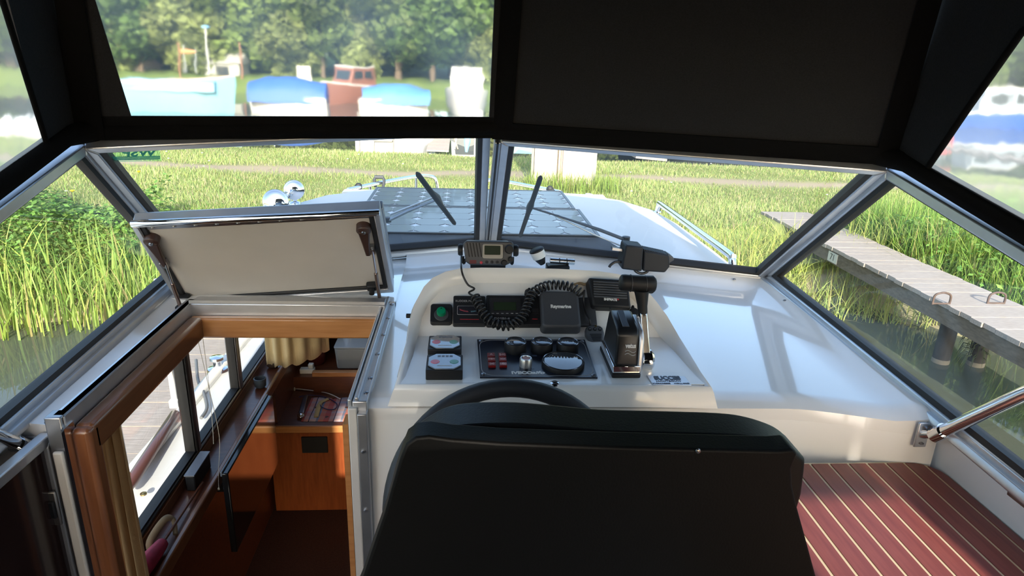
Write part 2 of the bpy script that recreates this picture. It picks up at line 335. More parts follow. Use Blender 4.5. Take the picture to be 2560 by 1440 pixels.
# ------------------------------------------------------------------ canopy
can = thing('canopy', 'black canvas cockpit canopy with clear vinyl windows', 'canopy', (.08, .5, 2.69))
Lu, Cu, Ru = V((-.83, 1.53, 3.12)), V((.1, 1.74, 3.17)), V((.965, 1.385, 3.12))
def patch(name, q, mt, u=(0, 1), v=(0, 1), nu=8, nv=6, th=.004, off=0, bulge=0, parent=can, sub=False):
    a, b, c, d = q; n = (b-a).cross(d-a).normalized(); m = MB(); f = []
    for lay in (0, 1):
        for i in range(nu+1):
            for j in range(nv+1):
                s_ = u[0]+(u[1]-u[0])*i/nu; t = v[0]+(v[1]-v[0])*j/nv
                p = a.lerp(b, s_).lerp(d.lerp(c, s_), t) + n*(off+lay*th + bulge*math.sin(math.pi*t)*math.sin(math.pi*s_)); m.v.append(p)
    N = (nu+1)*(nv+1); id_ = lambda i, j, l: l*N+i*(nv+1)+j
    for i in range(nu):
        for j in range(nv):
            m.f.append((id_(i, j, 0), id_(i, j+1, 0), id_(i+1, j+1, 0), id_(i+1, j, 0))); m.f.append((id_(i, j, 1), id_(i+1, j, 1), id_(i+1, j+1, 1), id_(i, j+1, 1)))
    for i in range(nu):
        for j in (0, nv): m.f.append((id_(i, j, 0), id_(i+1, j, 0), id_(i+1, j, 1), id_(i, j, 1)))
    for j in range(nv):
        for i in (0, nu): m.f.append((id_(i, j, 0), id_(i, j+1, 0), id_(i, j+1, 1), id_(i, j, 1)))
    return m.build(name, mt, parent, smooth=40)
up = V((0, 0, .012))
FL = [Lt+up, Ct+up+V((.012, 0, -.012)), Cu, Lu]; FR = [Ct+up+V((-.012, 0, -.012)), Rt_+up, Ru, Cu]
patch('front_panel', FR, FAB, nu=10, bulge=.015)
VU, VV = (.112, .962), (.125, .985)
bil = lambda u, v: FL[0].lerp(FL[1], u).lerp(FL[3].lerp(FL[2], u), v)
VT = .055
patch('vinyl_window', [bil(VU[0], VV[0]), bil(VU[1], VV[0]), bil(VU[1]+.012, VV[1]), bil(VT, VV[1])], VIN, nu=12, nv=8, th=.003, bulge=.012)
patch('window_border', FL, FABD, (0, 1), (0, VV[0]), 12, 3, th=.006); patch('window_border', FL, FABD, (0, 1), (VV[1], 1), 8, 2, th=.006)
patch('window_border', [bil(0, VV[0]), bil(VU[0], VV[0]), bil(VT, VV[1]), bil(0, VV[1])], FAB, nu=3, th=.006); patch('window_border', [bil(VU[1], VV[0]), bil(1.02, VV[0]), bil(1.02, VV[1]), bil(VU[1]+.012, VV[1])], FAB, nu=3, th=.006)
patch('window_border', [Lu, Cu, Cu+V((0, .03, .1)), Lu+V((0, .03, .1))], FAB, nu=3, th=.006); patch('front_panel', [Cu, Ru, Ru+V((0, .03, .1)), Cu+V((0, .03, .1))], FAB, nu=3, th=.006)
patch('seam_band', FR, FABD, (0, .055), (0, 1), 2, 8, th=.004, off=.009); patch('seam_band', FR, FABD, (.955, 1), (0, 1), 2, 8, th=.004, off=.009)
patch('seam_band', FR, FABD, (.055, .955), (0, .10), 8, 2, th=.004, off=.009); patch('seam_band', FL, FABD, (.0, .055), (0, 1), 2, 8, th=.004, off=.009)
# port side: opaque strip, then clear vinyl
ZR = 3.24
La, Lau = V((-.88, .3, 2.375)), V((-.83, .3, ZR))
Lvb, Lvt = V((-.876, 1.475, 2.705)), V((-.838, 1.345, 3.05))
Lab, Lat = V((-.876, .3, 2.41)), V((-.838, .3, 3.06))
patch('side_strip', [Lvb, Lt+up, Lu+V((0, .02, .09)), Lvt+V((0, 0, .2))], FAB, nu=4, th=.005)
patch('side_strip', [Lat, Lvt, Lvt+V((0, 0, .2)), Lau], FAB, nu=3, th=.005)
patch('side_strip', [La, Lt+up, Lvb, Lab], FABD, nu=4, th=.006)
patch('side_vinyl', [Lab, Lvb, Lvt, Lat], VIN, nu=10, th=.003)
patch('side_strip', [V((-.838, -1.0, 3.08)), V((-.838, .3, 3.06)), Lau, V((-.83, -1.0, ZR))], FAB, nu=4, th=.005)
Ra, Rau = V((1.045, .3, 2.475)), V((.965, .3, ZR))
Rvb, Rvt = V((1.035, 1.40, 2.715)), V((1.0, 1.195, 2.985))
Rab, Rat, Rc, Rac = V((1.035, .3, 2.50)), V((1.0, .3, 2.985)), V((.985, .98, 3.06)), V((.985, .3, 3.06))
patch('side_strip', [Rt_+up, Rvb, Rvt, Ru+V((0, .02, .09))], FAB, nu=4, th=.005); patch('side_strip', [Rt_+up, Ra, Rab, Rvb], FABD, nu=4, th=.006)
patch('side_strip', [Rvt, Rc, Rc+V((-.015, 0, .18)), Ru+V((0, .02, .09))], FAB, nu=3, th=.005); patch('side_strip', [Rc, Rac, Rau, Rc+V((-.015, 0, .18))], FAB, nu=3, th=.005)
patch('side_vinyl', [Rvb, Rab, Rat, Rvt], VIN, nu=10, th=.003); patch('side_vinyl', [Rvt, Rat, Rac, Rc], VIN, nu=8, th=.003)
patch('side_strip', [V((1.04, .32, 2.2)), V((1.04, -1.0, 2.2)), V((.965, -1.0, ZR)), Rau], FAB, nu=4, th=.005)  # unseen canvas added aft to keep direct sun off the dashboard
m = MB(); m.tube([Rvb+V((-.006, 0, 0)), Rvb.lerp(Rvt, .5)+V((-.008, 0, 0)), Rvt+V((-.006, 0, 0)), V((.98, .98, 3.05)), V((.98, 0, 3.05))], .007, 8); m.build('piping', FABD, can, smooth=60)
m = MB(); m.tube([Lvb+V((.006, 0, 0)), Lvt+V((.006, 0, 0))], .006, 8); m.build('piping', FABD, can, smooth=60)
# the roll that lies on the windscreen's top rail
m = MB(); pth = [V((-.88, .3, 2.375)), Lt+V((0, -.05, .022)), Lt+V((.04, .02, .03)), Ct+V((0, -.005, .03)), Rt_+V((-.04, .02, .03)), Rt_+V((0, -.05, .022)), V((1.045, .3, 2.475))]; m.tube(pth, .024, 10); m.build('hem_roll', FABD, can, smooth=60)
# roof, then unseen pieces added aft to shape the sunlight
roof = []
for y, dz_ in ((1.74, .09), (1.2, .1), (.4, .1), (-.4, .1), (-1.03, .1)):
    roof.append([V((x, y if y < 1.5 else (Lu.y if k == 0 else Cu.y if k == 2 else Ru.y if k == 4 else (Cu.y+Lu.y)/2 if k == 1 else (Cu.y+Ru.y)/2), 3.12+dz_+b+t)) for t in (0, .005) for k, (x, b) in (list(enumerate(((-.85, 0), (-.4, .035), (.1, .05), (.55, .035), (.985, 0)))) if t == 0 else list(enumerate(((-.85, 0), (-.4, .035), (.1, .05), (.55, .035), (.985, 0))))[::-1])])
m = MB(); m.loft(roof); m.build('roof_panel', FAB, can, smooth=40)
patch('added_sun_flap', [V((.99, .3, 2.2)), V((1.07, .3, 2.2)), V((1.03, .3, 3.2)), V((.93, .3, 3.2))], FAB, nu=2)  # added flap that closes a slit where sun streaked the dashboard
patch('added_sun_valance', [V((-.83, -1.0, 3.06)), V((.965, -1.0, 3.06)), V((.965, -1.0, 3.25)), V((-.83, -1.0, 3.25))], FAB, nu=4)  # unseen, added to set how far sun reaches over the planks
for x0_, x1_, zt_ in ((-.88, -.52, 3.25), (-.52, -.2, 2.66), (-.2, .68, 3.25)):
    patch('added_sun_screen', [V((x0_, -1.02, 1.25)), V((x1_, -1.02, 1.25)), V((x1_, -1.02, zt_)), V((x0_, -1.02, zt_))], FAB, nu=4)  # unseen screens added to shade the chair and shape the sun patches
# ================================================================== COMPANIONWAY AND SALOON
# (port of the dashboard the hatch is open: look down into the saloon)
m = MB(); m.box(-.785, -.766, 1.19, 1.86, 2.13, 2.222); m.box(-.79, -.766, 1.19, 1.86, 2.216, 2.222); tag(m.build('trim_10', ALU, bevel=.003), kind='structure')
m = MB(); m.box(-.227, -.195, 1.262, 1.90, 2.12, 2.212); o = tag(m.build('trim_11', ALU, bevel=.003), kind='structure')
m = MB(); m.box(-.221, -.213, 1.262, 1.90, 2.212, 2.221); m.build('runner_lip', ALU, o, bevel=.002)
m = MB(); m.box(-.236, -.228, 1.262, 1.90, 2.15, 2.216); m.build('runner_lip', ALU, o, bevel=.002)
screws(o, [V((-.202, y, 2.212)) for y in (1.30, 1.37, 1.50, 1.62, 1.74, 1.85)])
m = MB(); m.box(-.77, -.22, 1.822, 1.884, 2.175, 2.222); o = tag(m.build('trim_12', ALU, bevel=.004), kind='structure')
m = MB(); m.box(-.77, -.22, 1.82, 1.825, 2.222, 2.231); m.build('sill_lip', ALU, o)
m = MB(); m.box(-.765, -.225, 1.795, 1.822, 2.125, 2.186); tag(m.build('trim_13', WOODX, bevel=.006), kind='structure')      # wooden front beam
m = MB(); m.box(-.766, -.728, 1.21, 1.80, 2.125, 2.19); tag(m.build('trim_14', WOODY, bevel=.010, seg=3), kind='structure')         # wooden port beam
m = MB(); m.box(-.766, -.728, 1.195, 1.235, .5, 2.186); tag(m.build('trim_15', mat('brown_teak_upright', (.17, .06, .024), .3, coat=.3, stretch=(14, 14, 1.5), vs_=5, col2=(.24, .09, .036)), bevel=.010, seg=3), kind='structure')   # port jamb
# aluminium jamb channels
m = MB(); m.box(-.80, -.768, 1.182, 1.215, .6, 2.222); o = tag(m.build('trim_16', ALUD, bevel=.003), kind='structure')
m = MB(); m.box(-.792, -.772, 1.172, 1.182, .6, 2.15); m.build('guide_strip', mat('pale_plastic', (.6, .58, .54), .5), o, bevel=.004)
m = MB(); m.box(-.768, -.762, 1.176, 1.21, .6, 2.20); m.build('edge_bead', CHR, o)
m = MB(); m.box(-.825, -.802, 1.172, 1.178, 1.98, 2.06); m.build('latch_plate', mat('latch_steel', (.5, .48, .45), .35, metal=1), o, bevel=.004)
m = MB(); m.box(-.827, -.806, 1.166, 1.174, 2.0, 2.04); m.build('latch_bolt', BLK, o, bevel=.003)
m = MB(); m.box(-.86, -.80, 1.218, 1.24, .6, 2.12); m.build('jamb_plate', ALUD, o)
m = MB(); m.box(-.215, -.194, 1.245, 1.275, .6, 2.19); o = tag(m.build('trim_17', ALUD, bevel=.002), kind='structure')
m = MB(); m.box(-.235, -.216, 1.252, 1.28, .6, 2.2); m.build('guide_strip', mat('pale_plastic', (.6, .58, .54), .5), o, bevel=.003)
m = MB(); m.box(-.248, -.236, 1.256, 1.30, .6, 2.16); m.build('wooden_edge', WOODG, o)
screws(o, [V((-.204, 1.243, z)) for z in (2.10, 1.95)])
# folded-back companionway door
door = thing('door_1', None, None, (-.81, 1.1, .7), kind='structure')
Q = [V((-.817, 1.208, .8)), V((-.835, .66, .8)), V((-.835, .66, 2.175)), V((-.817, 1.208, 2.175))]
PD = Plane(Q[0], Q[1]-Q[0], V((0, 0, 1))); pl = [(0, 0), ((Q[1]-Q[0]).length, 0), ((Q[1]-Q[0]).length, 1.375), (0, 1.375)]; inn = inset(pl, [.022]*4)
for i in range(4):
    j = (i+1) % 4; m = MB(); m.prism([pl[i], pl[j], inn[j], inn[i]], -.012, .012, PD.M); m.build('frame_rail', ALU, door, bevel=.003)
m = MB(); m.prism(inn, -.003, .003, PD.M); m.build('smoked_pane', mat('smoked_acrylic', (.03, .016, .014), .12, var=.3, vs_=4), door)
for z in (1.97, 1.93):
    m = MB(); m.box(-.01, .01, -.02, .02, 0, .006, PD.at(.012, z-.8, .012)); m.build('hinge', ALUD, door, bevel=.002)
# --- saloon shell
m = MB(); m.box(-1.06, 1.06, 1.2, 4.3, .40, .45); tag(m.build('floor.001', mat('brown_carpet', (.055, .022, .016), .95, bump=.4, bs=250, col2=(.085, .036, .026), vs_=120)), kind='structure')
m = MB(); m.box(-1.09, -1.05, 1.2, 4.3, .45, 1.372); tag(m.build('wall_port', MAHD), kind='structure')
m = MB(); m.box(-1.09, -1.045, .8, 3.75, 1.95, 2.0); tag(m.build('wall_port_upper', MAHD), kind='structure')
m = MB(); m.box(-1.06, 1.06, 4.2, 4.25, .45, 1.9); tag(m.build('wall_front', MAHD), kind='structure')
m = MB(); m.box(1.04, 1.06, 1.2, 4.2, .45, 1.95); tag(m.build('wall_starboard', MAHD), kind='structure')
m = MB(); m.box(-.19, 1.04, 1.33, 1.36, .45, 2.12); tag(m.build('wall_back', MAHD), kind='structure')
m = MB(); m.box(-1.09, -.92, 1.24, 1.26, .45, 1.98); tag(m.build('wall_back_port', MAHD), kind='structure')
# port saloon windows (three lights)
BLKF = mat('black_window_frame', (.02, .02, .022), .4)
for k, (y0, y1) in enumerate(((1.22, 2.385), (2.385, 2.925), (2.925, 3.75))):
    window('window_%d' % (5+k), [V((-1.065, y0, 1.375)), V((-1.065, y1, 1.375)), V((-1.065, y1, 1.95)), V((-1.065, y0, 1.95))], [.012, .022, .014, .022], gk=(.008,)*4, th=.05, fm=BLKF if k == 0 else ALUD)
# window shelf along the port side with its raised edge
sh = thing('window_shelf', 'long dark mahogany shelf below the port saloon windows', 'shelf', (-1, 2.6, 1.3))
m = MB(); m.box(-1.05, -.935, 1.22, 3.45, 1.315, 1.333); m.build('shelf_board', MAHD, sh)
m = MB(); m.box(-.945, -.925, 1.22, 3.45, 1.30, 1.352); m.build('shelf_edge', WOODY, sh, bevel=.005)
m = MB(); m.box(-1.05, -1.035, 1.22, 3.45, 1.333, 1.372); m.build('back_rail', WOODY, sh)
# television hung on the port side
tv = thing('television', 'thin black flat television hung below the window shelf', 'television', (-.85, 2.42, 1.05))
m = MB(); m.box(-.862, -.838, 2.12, 2.72, 1.10, 1.45); m.build('screen_body', mat('tv_gloss', (.006, .006, .007), .08), tv, bevel=.004)
m = MB(); m.box(-.866, -.858, 2.12, 2.72, 1.437, 1.456); m.build('top_edge_sheen', mat('tv_edge_sheen', (.10, .12, .15), .3), tv, bevel=.002)  # blue-grey colour stands in for a bluish reflection along the top edge
m = MB(); m.box(-1.05, -.862, 2.36, 2.46, 1.2, 1.28); m.build('wall_bracket', BLK, tv)
# black charger on the shelf edge, cup, pot, umbrella
m = MB(); m.box(-1.02, -.985, 2.18, 2.34, 1.334, 1.40); b_ = m.build('speaker_box', BLK, bevel=.005); tag(b_, 'small black box with grey top on the window shelf', 'box')
m = MB(); m.box(-1.021, -.984, 2.178, 2.342, 1.40, 1.404); m.build('top_cover', mat('grey_blue_plastic', (.18, .2, .24), .4), b_)
m = MB(); m.lathe([(.018, 0), (.027, .01), (.030, .05), (.026, .052), (.024, .012), (.001, .008)], 20, Matrix.Translation((-.985, 3.02, 1.334))); tag(m.build('cup', mat('slate_ceramic', (.07, .09, .11), .4), smooth=50), 'small slate blue cup on the window shelf', 'cup')
m = MB(); m.lathe([(.022, 0), (.036, .02), (.032, .05), (.028, .05), (.028, .03), (.001, .03)], 16, Matrix.Translation((-.985, 3.25, 1.334))); pot = m.build('plant_pot', mat('brown_clay', (.07, .04, .025), .7), smooth=50); tag(pot, 'small brown pot with a dry tuft on the window shelf', 'plant')
m = MB()
for k in range(24):
    a = random.uniform(0, 6.28); r = random.uniform(.01, .04); m.tube([(-.985, 3.25, 1.37), (-.985+r*.6*math.cos(a), 3.25+r*.6*math.sin(a), 1.41), (-.985+r*math.cos(a), 3.25+r*math.sin(a), 1.42+random.uniform(0, .02))], .0012, 4)
tag(m.build('dry_tuft', mat('dry_straw', (.2, .11, .06), .8), pot), kind='stuff')
um = thing('umbrella', 'folded crimson umbrella lying on the window shelf', 'umbrella', (-.97, 1.8, 1.333))
m = MB(); m.tube(catmull([(-1.0, 1.52, 1.40), (-.985, 1.64, 1.39), (-.975, 1.76, 1.375), (-.972, 1.86, 1.362)], 5), [.02, .03, .034, .036, .038, .038, .036, .034, .032, .031, .03, .028, .026, .024, .022, .02][:16], 9); m.build('folded_cloth', mat('crimson_cloth', (.32, .015, .05), .7, var=.25, vs_=30), um, smooth=50)
m = MB(); m.tube([(-.972, 1.86, 1.362), (-.975, 2.22, 1.345)], .005, 8); m.build('shaft', MAHD, um, smooth=60)
m = MB(); m.tube(catmull([(-.995, 1.84, 1.335), (-1.01, 1.86, 1.37), (-1.0, 1.95, 1.385), (-.985, 1.98, 1.365), (-.96, 1.93, 1.34)], 6), .012, 6, flat=.5); tag(m.build('cloth_bag', mat('beige_cloth', (.35, .25, .14), .8, var=.2), smooth=60), 'crumpled beige cloth strap beside the crimson umbrella', 'cloth')
# blind cords hanging at the window
for nm, pts, lab in (('blind_cord', [(490, 830), (520, 960), (548, 1090), (546, 1180), (547, 1222)], 'thin pale blind cord with a knotted end hanging by the television'), ('blind_cord', [(505, 830), (522, 960), (531, 1060), (534, 1110)], 'thin pale blind cord hanging beside the black window divider')):
    P_ = [ax(x, y, -.99 + .02*i) for i, (x, y) in enumerate(pts)]; m = MB(); m.tube(catmull(P_, 5), .0011, 5); o = m.build('blind_cord', mat('cord_cream', (.5, .45, .36), .7)); tag(o, lab, 'cord')
    if len(pts) == 5: m = MB(); m.lathe([(.001, -.006), (.004, -.003), (.004, .003), (.001, .006)], 8, Matrix.Translation(P_[-1])); m.build('knot', mat('cord_cream', (.5, .45, .36), .7), o, smooth=60)
# curtains
def curtain(name, path, z0, z1, mt, label, sag=0, n=60, amp=.014, wv=9, top=1.0):
    P_ = catmull(path, 10); rows = []
    for k in range(9):
        t = k/8; r = []
        for i, p in enumerate(P_):
            s_ = i/(len(P_)-1); d = (P_[min(i+1, len(P_)-1)]-P_[max(i-1, 0)]).normalized(); nr = V((d.y, -d.x, 0)); c = P_[len(P_)//2]
            q = c.lerp(p, top+(1-top)*t) if top != 1 else p
            r.append(V((q.x, q.y, 0)) + nr*(amp*math.sin(s_*wv*6.28+.8*math.sin(t*2))*(.6+.5*t)) + V((0, 0, z1+(z0-z1)*t + (.012*math.sin(s_*wv*6.28) if k == 8 else 0) - sag*s_*t)))
        rows.append(r)
    m = MB(); m.loft(rows, caps=False, closed=False); o = m.build(name, mt, smooth=70); so_ = o.modifiers.new('thick', 'SOLIDIFY'); so_.thickness = .002
    return tag(o, label, 'curtain')
CURT = mat('cream_curtain', (.72, .56, .30), .8, var=.05, bump=.1, bs=300); CURB = mat('tan_curtain', (.50, .29, .12), .8, var=.06, bump=.1, bs=300)
curtain('curtain', [(-1.0, 3.22, 0), (-.94, 3.2, 0), (-.87, 3.22, 0), (-.79, 3.3, 0), (-.73, 3.42, 0)], 1.36, 1.98, CURT, 'short cream curtain gathered at the front of the saloon window', wv=5, amp=.012)
curtain('curtain', [(-.70, 3.42, 0), (-.66, 3.55, 0), (-.62, 3.7, 0)], 1.5, 2.0, mat('yellow_curtain', (.5, .34, .09), .8), 'dark yellow curtain behind the short cream one', wv=3, amp=.01)
curtain('curtain', [(-.835, 1.37, 0), (-.81, 1.355, 0), (-.785, 1.36, 0), (-.76, 1.35, 0), (-.733, 1.335, 0)], .9, 2.13, CURB, 'long tan curtain tied beside the wooden door jamb', wv=3, amp=.010, top=.62)
# sideboard with counter, raised back ledge
sb = thing('sideboard', 'mahogany sideboard with a counter at the front of the saloon', 'sideboard', (-.4, 3.5, .45))
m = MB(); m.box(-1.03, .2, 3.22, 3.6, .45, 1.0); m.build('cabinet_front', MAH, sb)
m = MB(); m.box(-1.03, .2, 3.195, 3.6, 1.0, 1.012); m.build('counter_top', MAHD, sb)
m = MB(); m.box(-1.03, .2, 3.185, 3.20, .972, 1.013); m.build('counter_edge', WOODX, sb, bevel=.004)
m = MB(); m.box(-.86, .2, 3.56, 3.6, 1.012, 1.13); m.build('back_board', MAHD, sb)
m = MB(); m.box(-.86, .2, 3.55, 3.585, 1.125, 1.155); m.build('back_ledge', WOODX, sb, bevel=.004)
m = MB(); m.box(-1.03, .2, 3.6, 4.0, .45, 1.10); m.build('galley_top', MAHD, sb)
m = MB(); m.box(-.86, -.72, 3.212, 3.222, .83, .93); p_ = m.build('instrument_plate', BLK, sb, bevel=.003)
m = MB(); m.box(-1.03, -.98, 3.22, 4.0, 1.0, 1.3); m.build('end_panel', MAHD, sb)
# on the sideboard: plaid cloth, cables, rasp-like tool, wooden hook
def plaid(name):
    m = bpy.data.materials.new(name); m.use_nodes = True; t = m.node_tree; b = t.nodes['Principled BSDF']; b.inputs['Roughness'].default_value = .8; N = t.nodes.new; L = t.links.new
    tc = N('ShaderNodeTexCoord'); sp = N('ShaderNodeSeparateXYZ'); L(tc.outputs['Object'], sp.inputs[0]); last = None
    for ch, sc_, stops in (('X', 7.5, ((0, (.62, .16, .14)), (.22, (.7, .45, .42)), (.4, (.05, .05, .12)), (.44, (.62, .55, .6)), (.7, (.25, .32, .45)), (.8, (.7, .28, .2)))), ('Y', 9, ((0, (.8, .75, .72)), (.3, (.75, .5, .48)), (.6, (.6, .62, .75)), (.8, (.85, .6, .5))))):
        mu = N('ShaderNodeMath'); mu.operation = 'MULTIPLY'; mu.inputs[1].default_value = sc_; L(sp.outputs[ch], mu.inputs[0]); fr = N('ShaderNodeMath'); fr.operation = 'FRACT'; L(mu.outputs[0], fr.inputs[0])
        cr = N('ShaderNodeValToRGB'); cr.color_ramp.interpolation = 'CONSTANT'; e = cr.color_ramp.elements; e[0].position = 0; e[0].color = (*stops[0][1], 1); e.remove(e[1])
        for p_, c_ in stops[1:]: q = e.new(p_); q.color = (*c_, 1)
        L(fr.outputs[0], cr.inputs[0])
        if last: mx = N('ShaderNodeMix'); mx.data_type = 'RGBA'; mx.blend_type = 'MULTIPLY'; mx.inputs[0].default_value = .8; L(last.outputs[0], mx.inputs[6]); L(cr.outputs[0], mx.inputs[7]); L(mx.outputs[2], b.inputs['Base Color'])
        last = cr
    return m
m = MB(); NXc, NYc = 20, 10; vs_ = [V((-.86+.5*i/NXc+.04*(1-j/NYc)*0, 3.235+.27*j/NYc, 1.0145+.003*math.sin(i*.9)*math.sin(j*.8))) for i in range(NXc+1) for j in range(NYc+1)]
m.add(vs_, [(i*(NYc+1)+j, (i+1)*(NYc+1)+j, (i+1)*(NYc+1)+j+1, i*(NYc+1)+j+1) for i in range(NXc) for j in range(NYc)]); o = m.build('plaid_cloth', plaid('pink_plaid'), smooth=60); q = o.modifiers.new('t', 'SOLIDIFY'); q.thickness = .002; tag(o, 'pink and grey plaid cloth on the sideboard counter', 'cloth')
zc = 1.022
def cpath(pts, z=zc): return [az(x, y, z) for x, y in pts]
m = MB(); m.tube(catmull(cpath([(738, 972), (760, 974), (800, 979), (825, 985), (850, 997)]), 5), .003, 6); o = m.build('charger_cable', mat('white_cable', (.75, .75, .73), .5), smooth=60); tag(o, 'white charging cable with a square plug on the plaid cloth', 'cable')
m = MB(); m.box(-.02, .02, -.018, .018, 0, .02, Matrix.Translation(az(731, 974, 1.013))); m.build('plug', WHT, o, bevel=.003)
m = MB(); m.tube(catmull(cpath([(748, 993), (765, 988), (800, 990), (825, 998), (842, 1010), (838, 1022), (822, 1024), (805, 1018), (800, 1012)]), 5), .003, 6); tag(m.build('blue_cable', mat('navy_cable', (.03, .03, .11), .5), smooth=60), 'dark blue looped cable on the plaid cloth', 'cable')
a, b = az(752, 1040, zc), az(765, 990, zc); m = MB(); m.bar(a, b, .03, .02); o = m.build('pocket_tool', mat('tool_steel', (.3, .31, .36), .25, metal=1), bevel=.005); tag(o, 'grey steel pocket tool on the front of the plaid cloth', 'tool')
m = MB(); m.lathe([(.001, 0), (.022, .003), (.018, .012), (.001, .016)], 14, Matrix.Translation(a)); m.build('tool_head', CHR, o, smooth=60)
P_ = cpath([(790, 1042), (797, 1015), (802, 1005), (822, 996)], 1.02); m = MB(); m.tube(P_, .013, 6, flat=.35); tag(m.build('wooden_hook', mat('pale_wood', (.55, .40, .17), .6), smooth=60), 'bent pale wooden strip on the edge of the plaid cloth', 'tool')
# galley things behind the ledge
bx = thing('plastic_tub', 'white translucent plastic tub behind the sideboard ledge', 'tub', ay(885, 935, 3.72))
c = ay(885, 938, 3.72); m = MB(); m.prism(rrect(-.10, .10, -.07, .07, .02), 0, .135, Matrix.Translation((c.x, c.y+.06, 1.10)), top=1.1); m.build('tub_body', mat('milky_plastic', (.36, .38, .38), .4), bx, bevel=.006)
m = MB(); m.prism(rrect(-.112, .112, -.08, .08, .02), 0, .012, Matrix.Translation((c.x, c.y+.06, 1.235))); m.build('tub_lid', mat('milky_plastic', (.36, .38, .38), .4), bx, bevel=.004)
kt = thing('kettle', 'shiny steel kettle in the dark galley', 'kettle', (c.x-.03, 3.92, 1.1))
m = MB(); m.lathe([(.07, 0), (.085, .03), (.08, .09), (.05, .13), (.012, .14)], 20, Matrix.Translation((c.x-.04, 3.93, 1.22))); m.build('kettle_body', CHR, kt, smooth=60)
m = MB(); m.tube(catmull([(c.x-.1, 3.93, 1.33), (c.x-.08, 3.93, 1.42), (c.x, 3.93, 1.42), (c.x+.02, 3.93, 1.33)], 6), .007, 6); m.build('handle', BLK, kt, smooth=60)
m = MB(); m.box(-.08, .08, -.08, .08, 0, .12, Matrix.Translation((c.x-.04, 3.93, 1.10))); m.build('burner', BLK, kt)
m = MB(); m.lathe([(.05, 0), (.062, .02), (.06, .10), (.04, .13), (.001, .135)], 18, Matrix.Translation((c.x-.24, 3.8, 1.10))); tag(m.build('canister', mat('dark_red_enamel', (.09, .012, .01), .25), smooth=50), 'dark red canister left of the kettle in the galley', 'canister')
m = MB(); m.box(-.055, .03, -.02, .02, 0, .03, Matrix.Translation((c.x-.25, 3.66, 1.10))); m.box(-.005, .025, -.015, .015, .03, .06, Matrix.Translation((c.x-.25, 3.66, 1.10))); tag(m.build('dish_brush_tray', WHT, bevel=.004), 'small white tray behind the sideboard ledge beside the red canister', 'tray')
# ------------------------------------------------------------------ hatch lid, standing open against the windscreen
hl = thing('hatch_lid', 'open white companionway hatch lid with aluminium frame leaning at the windscreen', 'hatch', (-.5, 1.94, 2.2))
Hbl, Hbr = ay(452, 757, 1.94), ay(985, 722, 1.94); Htr, Htl = ay(949, 528, 1.66), ay(330, 556, 1.66)
HP = Plane(Hbl, Hbr-Hbl, (Htl-Hbl)); hp = [(0, 0), ((Hbr-Hbl).length, 0), ((Htr-Hbl).dot(HP.x), (Htr-Hbl).dot(HP.y)), ((Htl-Hbl).dot(HP.x), (Htl-Hbl).dot(HP.y))]
h1 = inset(hp, [.022, .016, .006, .016]); h2 = inset(h1, [.012, .014, .004, .014]); sg = 1 if HP.n.y < 0 else -1
m = MB(); m.prism(h2, -.012, .002, HP.M); m.build('lining_panel', LIDW, hl)
for i in range(4):
    j = (i+1) % 4; m = MB(); m.prism([hp[i], hp[j], h1[j], h1[i]], -.03*1, .014, HP.M); m.build('frame_rail', ALU, hl, bevel=.003)
for i in (0, 1, 3):
    j = (i+1) % 4; m = MB(); m.prism([h1[i], h1[j], h2[j], h2[i]], -.012, .009, HP.M); m.build('rubber_seal', RUB, hl, bevel=.003)
tw = (Htr-Htl).length
m = MB(); m.tube([Htl+HP.n*.004*sg, Htr+HP.n*.004*sg], .009, 12); m.build('hinge_tube', CHR, hl, smooth=60)
m = MB(); a, b = h1[3], h1[2]; m.prism([(a[0], a[1]-.022), (b[0], b[1]-.022), (b[0], b[1]-.006), (a[0], a[1]-.006)], .002, .005, HP.M); ph = m.build('hinge_leaf', mat('bright_aluminium', (.68, .69, .71), .3, metal=1), hl)
for k in range(11):
    t = (k+.5)/11; screws(ph, [HP.pt(a[0]+(b[0]-a[0])*t, a[1]+(b[1]-a[1])*t-.014, .005)])
# second leaf folded behind
m = MB(); m.prism([(q[0], q[1]-(.045 if q[1] > .1 else 0)) for q in hp], -.062, -.034, HP.M); m.build('folded_leaf', ALUD, hl, bevel=.003)
def hpt(px, py, w_=.01): u, v = HP.hit(px, py, w_); return u, v
BRN = mat('brown_plastic', (.045, .022, .017), .4)
for (x0, y0), (x1, y1) in (((380, 598), (412, 652)), ((909, 570), (920, 625))):
    u0, v0 = hpt(x0, y0); u1, v1 = hpt(x1, y1); ang = math.atan2(v1-v0, u1-u0); M_ = HP.at(u0, v0, .002) @ Matrix.Rotation(ang, 4, 'Z'); L_ = math.hypot(u1-u0, v1-v0)
    m = MB(); m.lathe([(.019, 0), (.019, .018), (.016, .022), (.001, .023)], 20, M_); lt = m.build('latch_knob', BRN, hl, smooth=50)
    m = MB(); m.prism([(0, -.015), (L_*.5, -.010), (L_*1.08, -.006), (L_*1.08, .006), (L_*.5, .010), (0, .015)], .010, .024, M_); m.build('lever', BRN, lt, bevel=.003)
    m = MB(); m.lathe([(.006, .023), (.005, .026), (.001, .027)], 12, M_); m.build('rivet', SCREW, lt, smooth=40)
